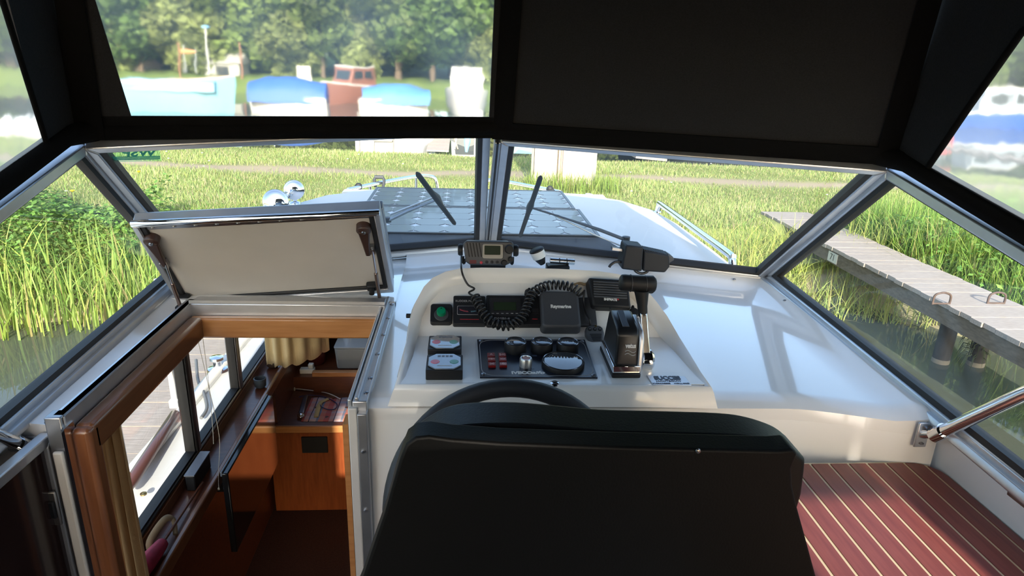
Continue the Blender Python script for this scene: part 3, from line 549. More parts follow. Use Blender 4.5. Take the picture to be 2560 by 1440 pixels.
for (x0, y0, x1, y1) in ((412, 655, 452, 770), (930, 620, 950, 752)):
    a = HP.pt(*hpt(x0, y0, .02), .02); b = az(x1, y1, 2.205); d = a.lerp(b, .45)
    m = MB(); m.tube([a, d], .0035, 8); s_ = m.build('strut', CHR, hl, smooth=60)
    m = MB(); m.tube([d, b], .0055, 8); m.build('strut_sleeve', mat('copper_steel', (.35, .25, .2), .35, metal=1), s_, smooth=60)
    m = MB(); m.box(-.012, .012, -.012, .012, -.012, .008, Matrix.Translation(b)); m.build('strut_foot', BLK, s_, bevel=.003)
    m = MB(); m.box(-.008, .008, -.012, .012, .0, .02, HP.at(*hpt(x0, y0, .01), .004)); m.build('strut_bracket', SCREW, s_)
for px, py in ((463, 742), (930, 712)):
    u, v = hpt(px, py); m = MB(); m.box(-.016, .016, -.013, .013, .004, .026, HP.at(u, v)); k_ = m.build('stop_block', BLK, hl, bevel=.005)
    m = MB(); m.lathe([(.008, .0), (.008, .018), (.001, .019)], 12, HP.at(u, v, .024)); m.build('stop_knob', BLK, k_, smooth=50)
for px, py in ((535, 752), (905, 732)):
    u, v = hpt(px, py); m = MB(); m.box(-.03, .03, -.018, .006, -.004, .012, HP.at(u, v)); m.build('lock_catch', ALUD, hl, bevel=.003)
# ================================================================== HELM POD
PL = Plane((0, 1.31, 2.245), (1, 0, 0), (0, math.cos(math.radians(2)), math.sin(math.radians(2))))
TU = math.radians(40); zc_ = 2.245 + .21*math.tan(math.radians(2))
PU = Plane((0, 1.52, zc_), (1, 0, 0), (0, math.cos(TU), math.sin(TU)))
pod = thing('helm_console', 'white moulded helm console carrying the instruments', 'console', (.2, 1.5, 2.2))
OUT = [((990, 962), (1008, 958), 0), ((1003, 915), (1016, 942), .006), ((1012, 880), (1034, 890), .012), ((1019, 842), (1046, 842), .018), ((1024, 805), (1056, 795), .022), ((1035, 762), (1072, 760), .024), ((1060, 716), (1095, 735), .024), ((1082, 694), (1118, 720), .024), ((1114, 679), (1150, 711), .024), ((1150, 671), (1185, 708), .024), ((1204, 669), (1225, 708), .024), ((1300, 670), (1300, 709), .024), ((1396, 672), (1390, 710), .024), ((1492, 677), (1480, 712), .024), ((1545, 685), (1520, 718), .024), ((1582, 698), (1550, 728), .024), ((1614, 722), (1580, 748), .024), ((1642, 755), (1606, 778), .024), ((1668, 790), (1628, 812), .022), ((1698, 842), (1650, 843), .018), ((1722, 880), (1684, 878), .012), ((1752, 930), (1722, 922), .006), ((1779, 968), (1762, 963), 0)]
rings = [[], [], [], [], []]
for (o_, i_, h) in OUT:
    P_ = PL if o_[1] > 840 else PU; h += .0005; hh = h
    p2 = P_.pt(*P_.hit(*o_, hh), hh); Pi = PL if i_[1] > 842.5 else PU; p4 = Pi.pt(*Pi.hit(*i_, 0), -.002)
    d = (p2-p4); d.z = 0; d.normalize()
    back = max(0, d.y)
    p0 = V((p2.x + d.x*.02, p2.y + d.y*.02 + back*.16*max(0, (p2.z-2.25)/.14), 2.198))
    p1 = p2 + d*.007 - V((0, 0, .012)); p3 = p4.lerp(p2, .45); p3 = p3 + P_.n*(max(0, (p2-p3).dot(P_.n))*.8)
    for r, p in zip(rings, (p0, p1, p2, p3, p4)): r.append(p)
# close along the front lip
a, b = rings[2][-1].copy(), rings[2][0].copy()
for t in (.2, .4, .6, .8):
    q = a.lerp(b, t); rings[0].append(V((q.x, q.y-.012, 2.2))); rings[1].append(q+V((0, -.007, -.01))); rings[2].append(q); rings[3].append(q+V((0, .01, .0006))); rings[4].append(q+V((0, .02, -.002)))
m = MB(); m.loft(rings, caps=False); m.build('pod_moulding', GELM, pod, smooth=70)
lowp = [PL.hit(*i_, 0) for o_, i_, h in OUT if i_[1] > 841]; upp = [PU.hit(*i_, 0) for o_, i_, h in OUT if i_[1] < 844]
fl = [(lowp[0][0], -.006), (lowp[-1][0], -.006)]
m = MB(); m.prism([(lowp[0][0]-.012, PL.hit(1380, 961)[1])] + [(u+(-.022 if u < .3 else .022), v+(.006 if v > .19 else 0)) for u, v in lowp if v > .04] + [(lowp[-1][0]+.012, PL.hit(1380, 961)[1])], -.02, 0, PL.M); m.build('lower_panel', GELM, pod)
cu_ = (.25, .08); m = MB(); m.prism([(cu_[0]+(u-cu_[0])*1.06, cu_[1]+(v-cu_[1])*1.06 if v > .01 else v) for u, v in upp], -.02, 0, PU.M); m.build('upper_panel', GELM, pod)
a, b = az(988, 1001, 2.205), az(1781, 1003, 2.205); m = MB(); m.bar(a+V((0, .012, -.002)), b+V((0, .012, -.002)), .02, .012); m.build('base_gasket', mat('beige_seal', (.42, .38, .30), .7), pod)
u, v = PL.hit(1387, 957, .004); lk = MB(); lk.lathe([(.010, 0), (.010, .004), (.007, .006), (.001, .0062)], 16, PL.at(u, v)); o = lk.build('key_lock', CHR, pod, smooth=40)
lk = MB(); lk.box(-.006, .006, -.0012, .0012, .006, .0068, PL.at(u, v)); lk.build('key_slot', BLK, o)
for px, py in ((1209, 836), (1193, 836)):
    u, v = PL.hit(px, py); lk = MB(); lk.box(-.002, .002, -.002, .002, 0, .0006, PL.at(u, v)); lk.build('drill_hole', BLK, pod)
lk = MB(); u, v = PU.hit(1020, 775, .03); lk.lathe([(.006, 0), (.006, .012), (.001, .013)], 10, Matrix.Translation(PU.pt(u+.006, v, .0))@Matrix.Rotation(-math.pi/2, 4, 'Y')); lk.build('side_fastener', BLK, pod, smooth=50)
def rect(P_, x0, y0, x1, y1, h):
    xm, ym = (x0+x1)/2, (y0+y1)/2
    return P_.hit(x0, ym, h)[0], P_.hit(x1, ym, h)[0], P_.hit(xm, y1, h)[1], P_.hit(xm, y0, h)[1]
def lettering(s, P_, px, py, h, size, parent, mt=WHT, **k):
    u, v = P_.hit(px, py, h); return text(s, size, P_.at(u, v, h+.0004), **k).build('lettering', mt, parent)
def pthing(name, lab, cat, P_, r, **k): return thing(name, lab, cat, P_.pt((r[0]+r[1])/2, (r[2]+r[3])/2), **k)
# --- green knob box
r = rect(PU, 1076, 759, 1130, 807, .016); g = pthing('dimmer_knob', 'black square switch with a round green knob left of the rudder gauge', 'switch', PU, r)
m = MB(); m.prism(rrect(*r, .007), 0, .016, PU.M); m.build('housing', BLK, g, bevel=.002)
u, v = PU.hit(1103, 776, .03); m = MB(); m.lathe([(.018, .016), (.017, .0175), (.0165, .018), (.001, .018)], 24, PU.at(u, v-.004)); m.build('dial_ring', CHA, g, smooth=40)
m = MB(); m.lathe([(.0115, .016), (.0115, .028), (.010, .031), (.001, .0315)], 20, PU.at(u, v)); k_ = m.build('knob', mat('green_plastic', (.0, .20, .09), .35), g, smooth=40)
m = MB(); m.prism([(-.002, .004), (.002, .004), (0, .008)], .0315, .032, PU.at(u, v)); m.build('pointer', BLK, k_)
# --- rudder gauge
r = rect(PU, 1133, 739, 1214, 810, .018); g = pthing('rudder_gauge', 'square black rudder position gauge with a coloured arc', 'gauge', PU, r)
m = MB(); m.prism(rrect(*r, .004), 0, .018, PU.M); m.build('housing', BLK, g, bevel=.002)
lettering('RUDDER POSITION', PU, 1172, 753, .018, .0078, g, mat('grey_print', (.35, .35, .35), .5))
s_ = rect(PU, 1143, 765, 1205, 787, .018); m = MB(); m.prism(rrect(*s_, .003), .018, .0186, PU.M); m.build('window_outline', mat('grey_print', (.35, .35, .35), .5), g)
m = MB(); m.prism(rrect(s_[0]+.0008, s_[1]-.0008, s_[2]+.0008, s_[3]-.0008, .003), .018, .0189, PU.M); wn = m.build('gauge_window', mat('dial_black', (.02, .022, .03), .12), g)
cx_, w_ = (s_[0]+s_[1])/2, (s_[1]-s_[0])*.40
for col, k0, k1, nm in (((.55, .08, .10), -8, -1, 'red_arc'), ((.15, .35, .42), 1, 8, 'green_arc')):
    m = MB()
    for k in range(k0, k1):
        q = [cx_+w_*k/8, cx_+w_*(k+1)/8]; vv = [s_[2]+.0075+.006*(x_/8)**2 for x_ in (k, k+1)]
        m.prism([(q[0], vv[0]), (q[1], vv[1]), (q[1], vv[1]+.0012), (q[0], vv[0]+.0012)], .0189, .0191, PU.M); m.prism([(q[0], vv[0]), (q[0]+.0005, vv[0]), (q[0]+.0005, vv[0]+.004), (q[0], vv[0]+.004)], .0189, .0191, PU.M)
    tag(m.build(nm, mat(nm, col, .5), g), kind='stuff')
s_ = rect(PU, 1150, 797, 1197, 799, .018); m = MB(); m.box(s_[0], s_[1], s_[2], s_[2]+.0012, .018, .0184, PU.M); m.build('red_line', mat('red_print', (.45, .03, .04), .5), g)
# --- log / depth instrument
r = rect(PU, 1216, 738, 1352, 812, .018); g = pthing('depth_instrument', 'wide black depth instrument with a dim green display', 'instrument', PU, r)
m = MB(); m.prism(rrect(*r, .004), 0, .018, PU.M); m.build('housing', BLK, g, bevel=.002)
s_ = rect(PU, 1224, 746, 1302, 791, .018); m = MB(); m.prism(rrect(*s_, .003), .018, .0195, PU.M); m.build('display_bezel', mat('bezel_black', (.022, .023, .026), .3), g)
s_ = rect(PU, 1234, 756, 1290, 776, .019); m = MB(); m.prism(rrect(*s_, .001), .0195, .0203, PU.M); m.build('display', mat('lcd_green', (.016, .028, .013), .5, spec=.2), g)
for x in (1232, 1244, 1256, 1268, 1280, 1292):
    s_ = rect(PU, x-3, 783, x+3, 784.5, .019); m = MB(); m.box(*s_, .0195, .0198, PU.M); m.build('button_mark', mat('grey_print', (.35, .35, .35), .5), g)
lettering('COMBI-6', PU, 1250, 796.5, .018, .0085, g, mat('grey_print', (.35, .35, .35), .5), width=.05)
s_ = rect(PU, 1330, 797, 1344, 798.5, .018); m = MB(); m.box(*s_, .018, .0184, PU.M); m.build('red_mark', mat('red_print', (.45, .03, .04), .5), g)
for k in range(4):
    s_ = rect(PU, 1328, 772+k*3.5, 1346, 772.8+k*3.5, .018); m = MB(); m.box(*s_, .018, .0183, PU.M); m.build('scale_mark', CHA, g)
# --- covered display
r = rect(PU, 1452, 742, 1490, 813, .012); g0 = pthing('autopilot_plate', 'dark grey flat plate right of the covered display', 'instrument', PU, r)
m = MB(); m.prism(rrect(r[0]-.06, r[1], r[2], r[3], .004), 0, .010, PU.M); m.build('plate', CHA, g0, bevel=.002)
r = rect(PU, 1354, 727, 1449, 815, .036); g = pthing('display_cover', 'charcoal plastic sun cover with white maker lettering over a display', 'cover', PU, r)
m = MB(); m.prism(rrect(r[0]-.004, r[1]+.004, r[2]-.006, r[3]+.004, .012), .0, .036, PU.M, top=.93); m.build('cover_shell', CHA, g, bevel=.006, seg=3)
lettering('Raymarine', PU, 1402, 766.5, .037, .013, g, width=.052, bold=.0006)
# --- SHIPMATE loudspeaker on the pod's top edge
SPK = Plane(PU.pt(*PU.hit(1525, 770, .03), .03), (1, 0, -.05), (0, math.cos(math.radians(50)), math.sin(math.radians(50))))
r = rect(SPK, 1476, 696, 1576, 768, 0); g = pthing('loudspeaker', 'black ribbed extension loudspeaker at the top right of the console', 'loudspeaker', SPK, r)
m = MB(); m.prism([(r[0]+.006, r[2]), (r[1]+.001, r[2]), (r[1]-.004, r[3]), (r[0]-.004, r[3])], -.045, 0, SPK.M); m.build('case', BLK, g, bevel=.006, seg=3)
for k in range(7):
    v = r[3]-.012-(r[3]-r[2])*.085*k; m = MB(); m.box(r[0]+.008, r[1]-.010, v-.003, v+.0015, .0, .004, SPK.M); m.build('grille_rib', CHA, g, bevel=.001)
lettering('SHIPMATE', SPK, 1526, 749, .0005, .0095, g, width=.034, bold=.0004)
u, v = SPK.hit(1545, 748.5, 0); m = MB(); m.box(-.002, .002, -.002, .002, 0, .0006, SPK.at(u, v)); m.build('red_mark', mat('red_print', (.45, .03, .04), .5), g)
u, v = SPK.hit(1525, 772, 0); m = MB(); m.lathe([(.0025, 0), (.0025, .004), (.001, .005)], 8, SPK.at(u, v)); m.build('clip_pin', BLK, g)
# --- hand microphone in its clip with coiled cord
MC = Plane(PU.pt(*PU.hit(1490, 862, .02), .02), (1, .05, -.02), (-.08, math.cos(math.radians(35)), math.sin(math.radians(35))))
r = rect(MC, 1466, 812, 1512, 858, .0); g = pthing('hand_microphone', 'grey hand microphone with three buttons beside the throttle', 'microphone', MC, r)
cxm, cym = (r[0]+r[1])/2, (r[2]+r[3])/2; hw, hh = (r[1]-r[0])/2, (r[3]-r[2])/2
shape = [(cxm+hw*x, cym+hh*y) for x, y in ((-.55, -1), (.55, -1), (.85, -.6), (1, .2), (.95, .75), (.6, 1), (-.6, 1), (-.95, .75), (-1, .2), (-.85, -.6))]
m = MB(); m.prism(shape, -.026, 0, MC.M); m.build('mic_body', mat('mic_grey', (.075, .08, .09), .5), g, bevel=.006, seg=3)
for dx in (-.55, 0, .55):
    m = MB(); m.lathe([(.005, 0), (.0045, .0016), (.001, .002)], 12, MC.at(cxm+hw*dx, cym+hh*.5)); b_ = m.build('button', BLK, g, smooth=40)
    m = MB(); m.box(-.0022, .0022, -.0006, .0006, .002, .0023, MC.at(cxm+hw*dx, cym+hh*.5)); m.build('button_mark', mat('grey_print', (.35, .35, .35), .5), b_)
for k in range(5):
    m = MB(); m.box(cxm-hw*(.62-.05*k), cxm+hw*(.62-.05*k), cym-hh*(.05+.16*k)-.0008, cym-hh*(.05+.16*k)+.0008, 0, .0008, MC.M); m.build('grille_slot', BLK, g)
m = MB(); m.lathe([(.003, 0), (.003, .001), (.001, .0012)], 10, MC.at(cxm+hw*.15, cym+hh*.86)); m.build('mount_stud', mat('brass', (.5, .36, .15), .3, metal=1), g)
# --- VHF radio on its bracket
RD = Plane(ay(1221, 664, 1.70), (1, 0, 0), (0, .22, .975)); r = rect(RD, 1159, 606, 1284, 662, 0)
g = thing('marine_radio', 'black marine radio with a small screen on top of the console', 'radio', RD.pt(0, 0))
sh = lambda x, y: RD.hit(x, y, 0)
face = [sh(*p) for p in ((1164, 655), (1175, 662), (1264, 664), (1277, 658), (1285, 612), (1280, 604), (1165, 602), (1158, 609))]
m = MB(); m.prism(face, -.012, .0, RD.M); m.build('front_face', GRY, g, bevel=.004, seg=3)
m = MB(); m.prism([(u*.94+.0, v*.94+.003) for u, v in face], -.105, -.010, RD.M, top=1.0); m.build('radio_case', mat('radio_case_grey', (.09, .095, .105), .45), g, bevel=.005)
s_ = rect(RD, 1206, 610, 1258, 647, 0); m = MB(); m.prism(rrect(*s_, .005), 0, .0025, RD.M); m.build('screen_bezel', mat('bezel_silver', (.22, .22, .21), .35, metal=.6), g, bevel=.001)
s_ = rect(RD, 1211, 614, 1251, 637, 0); m = MB(); m.prism(rrect(*s_, .002), .0024, .0032, RD.M); m.build('screen', mat('lcd_dark_green', (.014, .024, .013), .5, spec=.2), g)
for k in range(5):
    x0, x1 = 1166+k*7.6, 1170+k*7.6; u0, v0 = sh(x0, 607); u1, v1 = sh(x1+2, 642); m = MB(); m.prism([(u0, v0), (u0+.003, v0), (u1+.003, v1), (u1, v1)], 0, .0012, RD.M); m.build('grille_slot', BLK, g)
for (x, y, rr_) in ((1273, 623, .0125), (1277, 648, .0075), (1260, 657, .008)):
    u, v = sh(x, y); m = MB(); m.lathe([(rr_, 0), (rr_*.92, .012), (rr_*.8, .0135), (.001, .0138)], 18, RD.at(u, v)); m.build('knob', BLK, g, smooth=40)
for x in (1217, 1230, 1243):
    u, v = sh(x, 655); m = MB(); m.lathe([(.0042, 0), (.0038, .0014), (.001, .0016)], 12, RD.at(u, v)); m.build('button', BLK, g, smooth=40)
u, v = sh(1203, 656.5); m = MB(); m.lathe([(.0048, 0), (.004, .0016), (.001, .0018)], 5, RD.at(u, v)); m.build('distress_button', mat('red_button', (.5, .03, .05), .4), g)
s_ = rect(RD, 1174, 650, 1191, 659, 0); m = MB(); m.prism(rrect(*s_, .001), 0, .0012, RD.M); m.build('red_label', mat('dark_red_print', (.12, .01, .012), .5), g)
for sx in (-1, 1):
    u = (r[0]+r[1])/2 + sx*((r[1]-r[0])/2+.006); m = MB(); m.lathe([(.016, -.004), (.017, .004), (.014, .009), (.001, .010)], 14, RD.at(u, (r[2]+r[3])/2+.008, -.03) @ Matrix.Rotation(sx*math.pi/2, 4, 'Y')); m.build('clamp_knob', BLK, g, smooth=50)
m = MB(); b0, b1 = RD.pt(r[0]-.001, r[2]+.02, -.035), RD.pt(r[1]+.001, r[2]+.02, -.035)
zb = PU.pt(0, PU.hit(1220, 672, .024)[1], .024).z
m.tube(catmull([b0, b0+V((.002, 0, -.02)), V((b0.x+.02, b0.y, zb+.004)), V((b1.x-.02, b1.y, zb+.004)), b1+V((-.002, 0, -.02)), b1], 5), .004, 6); m.build('bracket', BLK, g, smooth=60)
m = MB(); m.box(b0.x+.02, b1.x-.02, b0.y-.012, b0.y+.05, zb-.03, zb+.003); m.build('bracket_foot', BLK, g, bevel=.002)
# cord from radio to microphone
cpx = [(1152, 648, .05), (1153, 668, .045), (1158, 690, .03), (1170, 712, .02), (1186, 722, .02), (1172, 732, .018), (1188, 742, .02)]
m = MB(); p0 = RD.pt(*sh(1153, 640), .004); pp_ = [p0] + [PU.pt(*PU.hit(x, y, h), h) for x, y, h in cpx[1:]]
CORD = mat('cord_rubber', (.012, .012, .013), .38)
cg = thing('coiled_cord', 'black coiled microphone cord looping across the instruments', 'cord', PU.pt(*PU.hit(1260, 810, 0)))
m.tube(catmull(pp_, 7), .0026, 8); m.build('straight_lead', CORD, cg, smooth=70)
coil_px = [(1188, 742, .028), (1200, 768, .034), (1213, 790, .034), (1232, 806, .034), (1258, 815, .034), (1284, 811, .034), (1306, 793, .034), (1318, 768, .034), (1327, 742, .036), (1345, 723, .036), (1375, 713, .032), (1405, 713, .034), (1432, 719, .036), (1455, 735, .036)]
cp = catmull([PU.pt(*PU.hit(x, y, h), h) for x, y, h in coil_px], 40)
L_ = [0]
for a, b in zip(cp, cp[1:]): L_.append(L_[-1]+(b-a).length)
hel = []; step = .00085; s_ = 0; i = 0
while s_ < L_[-1]-1e-4:
    while L_[i+1] < s_: i += 1
    t = (s_-L_[i])/(L_[i+1]-L_[i]); p = cp[i].lerp(cp[i+1], t); d = (cp[i+1]-cp[i]).normalized(); e1 = PU.n.cross(d).normalized(); e2 = d.cross(e1)
    ph_ = 2*math.pi*s_/.0112; hel.append(p + e1*(.0108*math.cos(ph_)) + e2*(.0108*math.sin(ph_))); s_ += step
m = MB(); m.tube(hel, .0027, 6); m.build('coil', CORD, cg, smooth=70)
m = MB(); m.tube(catmull([hel[-1]] + [PU.pt(*PU.hit(x, y, h), h) for x, y, h in ((1459, 752, .02), (1464, 780, .015), (1474, 800, .02))] + [MC.pt(cxm-hw*.3, cym+hh*1.02, -.012)], 6), .0026, 8); m.build('straight_lead', CORD, cg, smooth=70)
u, v = PU.hit(1321, 731, .01); m = MB(); m.lathe([(.010, 0), (.010, .012), (.006, .016), (.001, .017)], 14, PU.at(u, v)); h_ = m.build('socket_cap', BLK, smooth=50); tag(h_, 'black round socket cap above the depth instrument', 'socket')
m = MB(); u, v = PU.hit(1323, 722, .02); m.lathe([(.0035, 0), (.0035, .02), (.001, .021)], 10, PU.at(u, v, .0)); m.build('cap_stem', BLK, h_, smooth=50)
m = MB(); m.tube(catmull([PU.pt(*PU.hit(x, y, .006), .006) for x, y in ((1436, 712), (1450, 708), (1462, 711), (1474, 706))], 5), .006, 6, flat=.5); tag(m.build('tape_lump', mat('brown_tape', (.30, .22, .12), .6), smooth=60), 'brown twisted tape behind the loudspeaker', 'tape')
for (x, y, lab) in ((1586, 779, 'black round knob between loudspeaker and throttle lever'),):
    u, v = PU.hit(x, y, .02); m = MB(); m.lathe([(.013, 0), (.013, .016), (.010, .022), (.001, .023)], 18, PU.at(u, v)); k_ = m.build('control_knob', BLK, smooth=50); tag(k_, lab, 'knob')
    m = MB(); m.prism([(-.004, .010), (.004, .010), (.003, .022), (-.003, .022)], .004, .016, PU.at(u, v)); m.build('knob_tab', BLK, k_, bevel=.002)
r = rect(PU, 1568, 794, 1600, 812, .018); m = MB(); m.prism(rrect(*r, .003), 0, .018, PU.M); k_ = m.build('toggle_switch', BLK, bevel=.003); tag(k_, 'black rectangular switch half hidden behind the throttle lever', 'switch')
m = MB(); m.box(r[0]+.012, r[1]-.006, r[3]-.004, r[3]+.005, 0, .016, PU.M); m.build('switch_rocker', BLK, k_, bevel=.002)
# --- two rudder / trim dials on the lower panel
for k, (x0, y0, x1, y1, lab) in enumerate(((1071, 839, 1154, 874, 'square black dial with red and green spots, the upper one'), (1066, 886, 1157, 926, 'square black dial with red and green spots, the lower one'))):
    h = .024; r = rect(PL, x0, y0, x1, y1, h); g = pthing('trim_dial', lab, 'gauge', PL, r, group='square dials left of the engine panel')
    m = MB(); m.prism(rrect(*r, .003), 0, h, PL.M); m.build('housing', BLK, g, bevel=.002)
    a_, b_, c_, d_ = r; w_, l_ = b_-a_, d_-c_
    oc = [(a_+w_*x, c_+l_*y) for x, y in ((.05, .25), (.25, .03), (.75, .03), (.95, .25), (.95, .75), (.75, .97), (.25, .97), (.05, .75))]
    m = MB(); m.prism(oc, h, h+.003, PL.M); fc = m.build('dial_glass', mat('dial_glass', (.10, .12, .15), .04, coat=1, var=.3, vs_=14), g, bevel=.001)
    for xx, col, nm in ((.24, (.55, .05, .07), 'red_spot'), (.76, (.03, .22, .12), 'green_spot')):
        m = MB(); m.lathe([(.010, h+.003), (.0095, h+.0036), (.001, h+.0037)], 16, PL.at(a_+w_*xx, c_+l_*.46)); m.build(nm, mat(nm, col, .2), fc)
    for q in range(4):
        m = MB(); m.box(a_+w_*(.3+.11*q), a_+w_*(.385+.11*q), c_+l_*.76, c_+l_*.86, h+.003, h+.0034, PL.M); m.build('scale_mark', mat('dial_slate', (.05, .055, .07), .3), fc)
    m = MB(); m.box(a_+w_*.3, a_+w_*.7, c_+l_*.2, c_+l_*.225, h+.003, h+.0034, PL.M); m.build('scale_line', mat('grey_print', (.35, .35, .35), .5), fc)
# --- engine panel
pl4 = [PL.hit(*p, .004) for p in ((1200, 942), (1494, 943), (1462, 849), (1193, 848))]
g = thing('engine_panel', 'dark blue engine instrument panel with round gauges', 'instrument panel', PL.pt(.3, .1))
NAVY = mat('navy_panel', (.010, .013, .024), .28, var=.15)
m = MB(); m.prism(pl4, 0, .004, PL.M); m.build('panel_plate', NAVY, g)
cq = [sum(p[i] for p in pl4)/4 for i in (0, 1)]
m = MB(); N_ = 6; rim = []
for i in range(4):
    p = pl4[i]; a = pl4[i-1]; b = pl4[(i+1) % 4]; f_ = lambda q, t: (p[0]+(q[0]-p[0])*t, p[1]+(q[1]-p[1])*t)
    da, db = math.hypot(a[0]-p[0], a[1]-p[1]), math.hypot(b[0]-p[0], b[1]-p[1]); s0, s1 = f_(a, .035/da), f_(b, .035/db)
    for k in range(N_+1):
        t = k/N_; rim.append(((1-t)**2*s0[0]+2*t*(1-t)*p[0]+t*t*s1[0], (1-t)**2*s0[1]+2*t*(1-t)*p[1]+t*t*s1[1]))
rim = [(cq[0]+(x-cq[0])*.965, cq[1]+(y-cq[1])*.94) for x, y in rim]
m = MB(); m.tube([PL.pt(x, y, .0042) for x, y in rim], .0008, 4, closed=True, flat=.6); m.build('border_line', mat('grey_print', (.35, .35, .35), .5), g)
DIALF = mat('gauge_face', (.05, .055, .065), .05, coat=1)
for x, y, rr_, h, nm in ((1289, 853, .0265, .024, 'small'), (1355, 853, .0265, .024, 'small'), (1420, 854, .0265, .024, 'small'), (1408, 901, .049, .011, 'large')):
    u, v = PL.hit(x, y, h+.004); M_ = PL.at(u, v, .004)
    m = MB(); m.lathe([(rr_, 0), (rr_, h-.002), (rr_-.001, h), (rr_-.004, h), (rr_-.005, h-.002), (.001, h-.003)], 40, M_); b_ = m.build('gauge_barrel', BLK, g, smooth=35)
    m = MB(); m.lathe([(rr_-.0035, h), (rr_-.0025, h+.001), (rr_-.0015, h)], 40, M_, caps=False); m.build('chrome_ring', mat('gauge_ring', (.3, .3, .32), .2, metal=1), b_, smooth=50)
    m = MB(); m.lathe([(rr_-.004, h-.002), (rr_-.006, h-.0006), (rr_*.5, h+.0006), (.001, h+.001)], 40, M_); m.build('gauge_glass', DIALF, b_, smooth=30)
for i, (x, y) in enumerate(((1228, 886), (1256, 886), (1229, 897), (1257, 897), (1230, 909), (1258, 909))):
    r = rect(PL, x-9.5, y-4.6, x+9.5, y+4.6, .010); m = MB(); m.prism([(r[0], r[2]), (r[1], r[2]), (r[1], r[3]), (r[0], r[3])], .004, .010, PL.M); b_ = m.build('warning_light', mat('red_lens', (.16, .008, .008), .3), g, bevel=.001)
    cx_, cy_ = (r[0]+r[1])/2, (r[2]+r[3])/2; sy = ('/\\', '[-+]', '~o~', 'o|o', '(o)', '(@)')[i]
    text(sy, .009, PL.at(cx_, cy_, .0103), bold=.0002).build('symbol', mat('pink_print', (.6, .4, .4), .5), b_)
u, v = PL.hit(1313, 886, .015); m = MB(); m.lathe([(.011, .004), (.011, .014), (.007, .016), (.001, .017)], 18, PL.at(u, v)); m.build('key_switch', BLK, g, smooth=45)
u, v = PL.hit(1315, 897, .022); m = MB(); m.lathe([(.0145, .004), (.0145, .022), (.0125, .025), (.0105, .025), (.0095, .022), (.001, .021)], 24, PL.at(u, v)); b_ = m.build('start_button', mat('satin_steel', (.55, .55, .54), .3, metal=.8), g, smooth=40)
m = MB(); m.lathe([(.0093, .021), (.0085, .0235), (.001, .024)], 20, PL.at(u, v)); m.build('button_cap', mat('salmon_rubber', (.45, .25, .22), .6), b_, smooth=40)
lettering('IVECO', PL, 1305, 932.5, .004, .0165, g, bold=.0009, width=.047); lettering('aifo', PL, 1345, 932, .004, .0175, g, bold=.0007, shear=.2, width=.030)
s_ = rect(PL, 1300, 922, 1336, 923, .004); m = MB(); m.box(s_[0], s_[1], s_[2], s_[2]+.0012, .004, .0043, PL.M); m.build('print_line', CHA, g)
s_ = rect(PL, 1330, 888, 1342, 891, .004); m = MB(); m.box(s_[0], s_[1], s_[2], s_[3], .004, .0043, PL.M); m.build('print_mark', mat('slate_print', (.08, .1, .15), .5), g)
for x, y in ((1202, 852), (1455, 853), (1209, 935), (1484, 938)):
    u, v = PL.hit(x, y, .005); screws(g, [PL.pt(u, v, .004)])
# --- throttle lever unit
g = thing('throttle_control', 'black throttle and gear lever unit with chrome arm', 'throttle lever', PL.pt(*PL.hit(1560, 930), 0))
u0, v0 = PL.hit(1533, 944); u1, _ = PL.hit(1598, 944); D_ = .135; HS = .112
prof = [(0, 0), (0, .012), (.004, .035), (.010, HS*.90), (.022, HS), (.090, HS+.012), (.108, HS+.006), (.130, .04), (D_, .012), (D_, 0)]
def side(p, u): return PL.pt(u, v0+p[0], p[1])
def slab(nm, mt, pr, ua, ub, sh_=0, **k):
    m = MB(); m.loft([[side(p, ua+sh_*p[1]) for p in pr], [side(p, ub-sh_*p[1]) for p in pr]]); return m.build(nm, mt, g, **k)
slab('unit_base', BLK, [(-.004, 0), (-.004, .012), (D_+.004, .012), (D_+.004, 0)], u0-.004, u1+.002, bevel=.003)
slab('chrome_trim', CHR, [(-.003, .012), (-.002, .030), (D_, .030), (D_+.003, .012)], u0-.003, u1, bevel=.002)
slab('unit_housing', mat('gloss_black', (.010, .011, .013), .32), [(0, .028), (.010, HS*.90), (.022, HS), (.090, HS+.012), (.108, HS+.006), (.130, .04), (.131, .028)], u0, u1-.005, sh_=.02, bevel=.006, seg=3)
slab('top_inlay', mat('slate_inlay', (.05, .065, .09), .3), [(.024, HS+.001), (.024, HS+.003), (.088, HS+.0145), (.088, HS+.012)], u0+.016, u1-.028, bevel=.001)
slab('side_plate', ALU, [(-.002, .012), (.006, HS*.8), (.02, HS*.95), (.09, HS+.004), (.125, .05), (D_, .012)], u1-.007, u1+.004, bevel=.003)
m = MB(); FP = Plane(side((.001, .03), u0), (1, 0, 0), side((.0095, HS*.9), u0)-side((.001, .03), u0)); fu = (u1-u0-.008)/2
text('vetus', .015, FP.at(fu+.008, .046, .0012), bold=.0006, width=.024).build('lettering', WHT, g)
for k in range(2):
    m = MB(); pp_ = [FP.pt(fu+.008-.012+.024*t, .033-.007*k+.0025*math.sin(t*6.28), .0012) for t in [i/10 for i in range(11)]]; m.tube(pp_, .0013, 4, flat=.3); m.build('wave_mark', WHT, g)
YP = PL.pt(0, v0+.07).y
piv = ay(1614, 900, YP-.01); m = MB(); m.lathe([(.024, -.012), (.026, -.008), (.026, .010), (.02, .016), (.001, .017)], 24, Matrix.Translation(piv) @ Matrix.Rotation(math.pi/2, 4, 'Y')); hub = m.build('lever_hub', CHR, g, smooth=40)
top_ = ay(1604, 735, YP+.02); mid = ay(1607, 790, YP+.012)
m = MB(); dn_ = (mid-piv)
rings = []
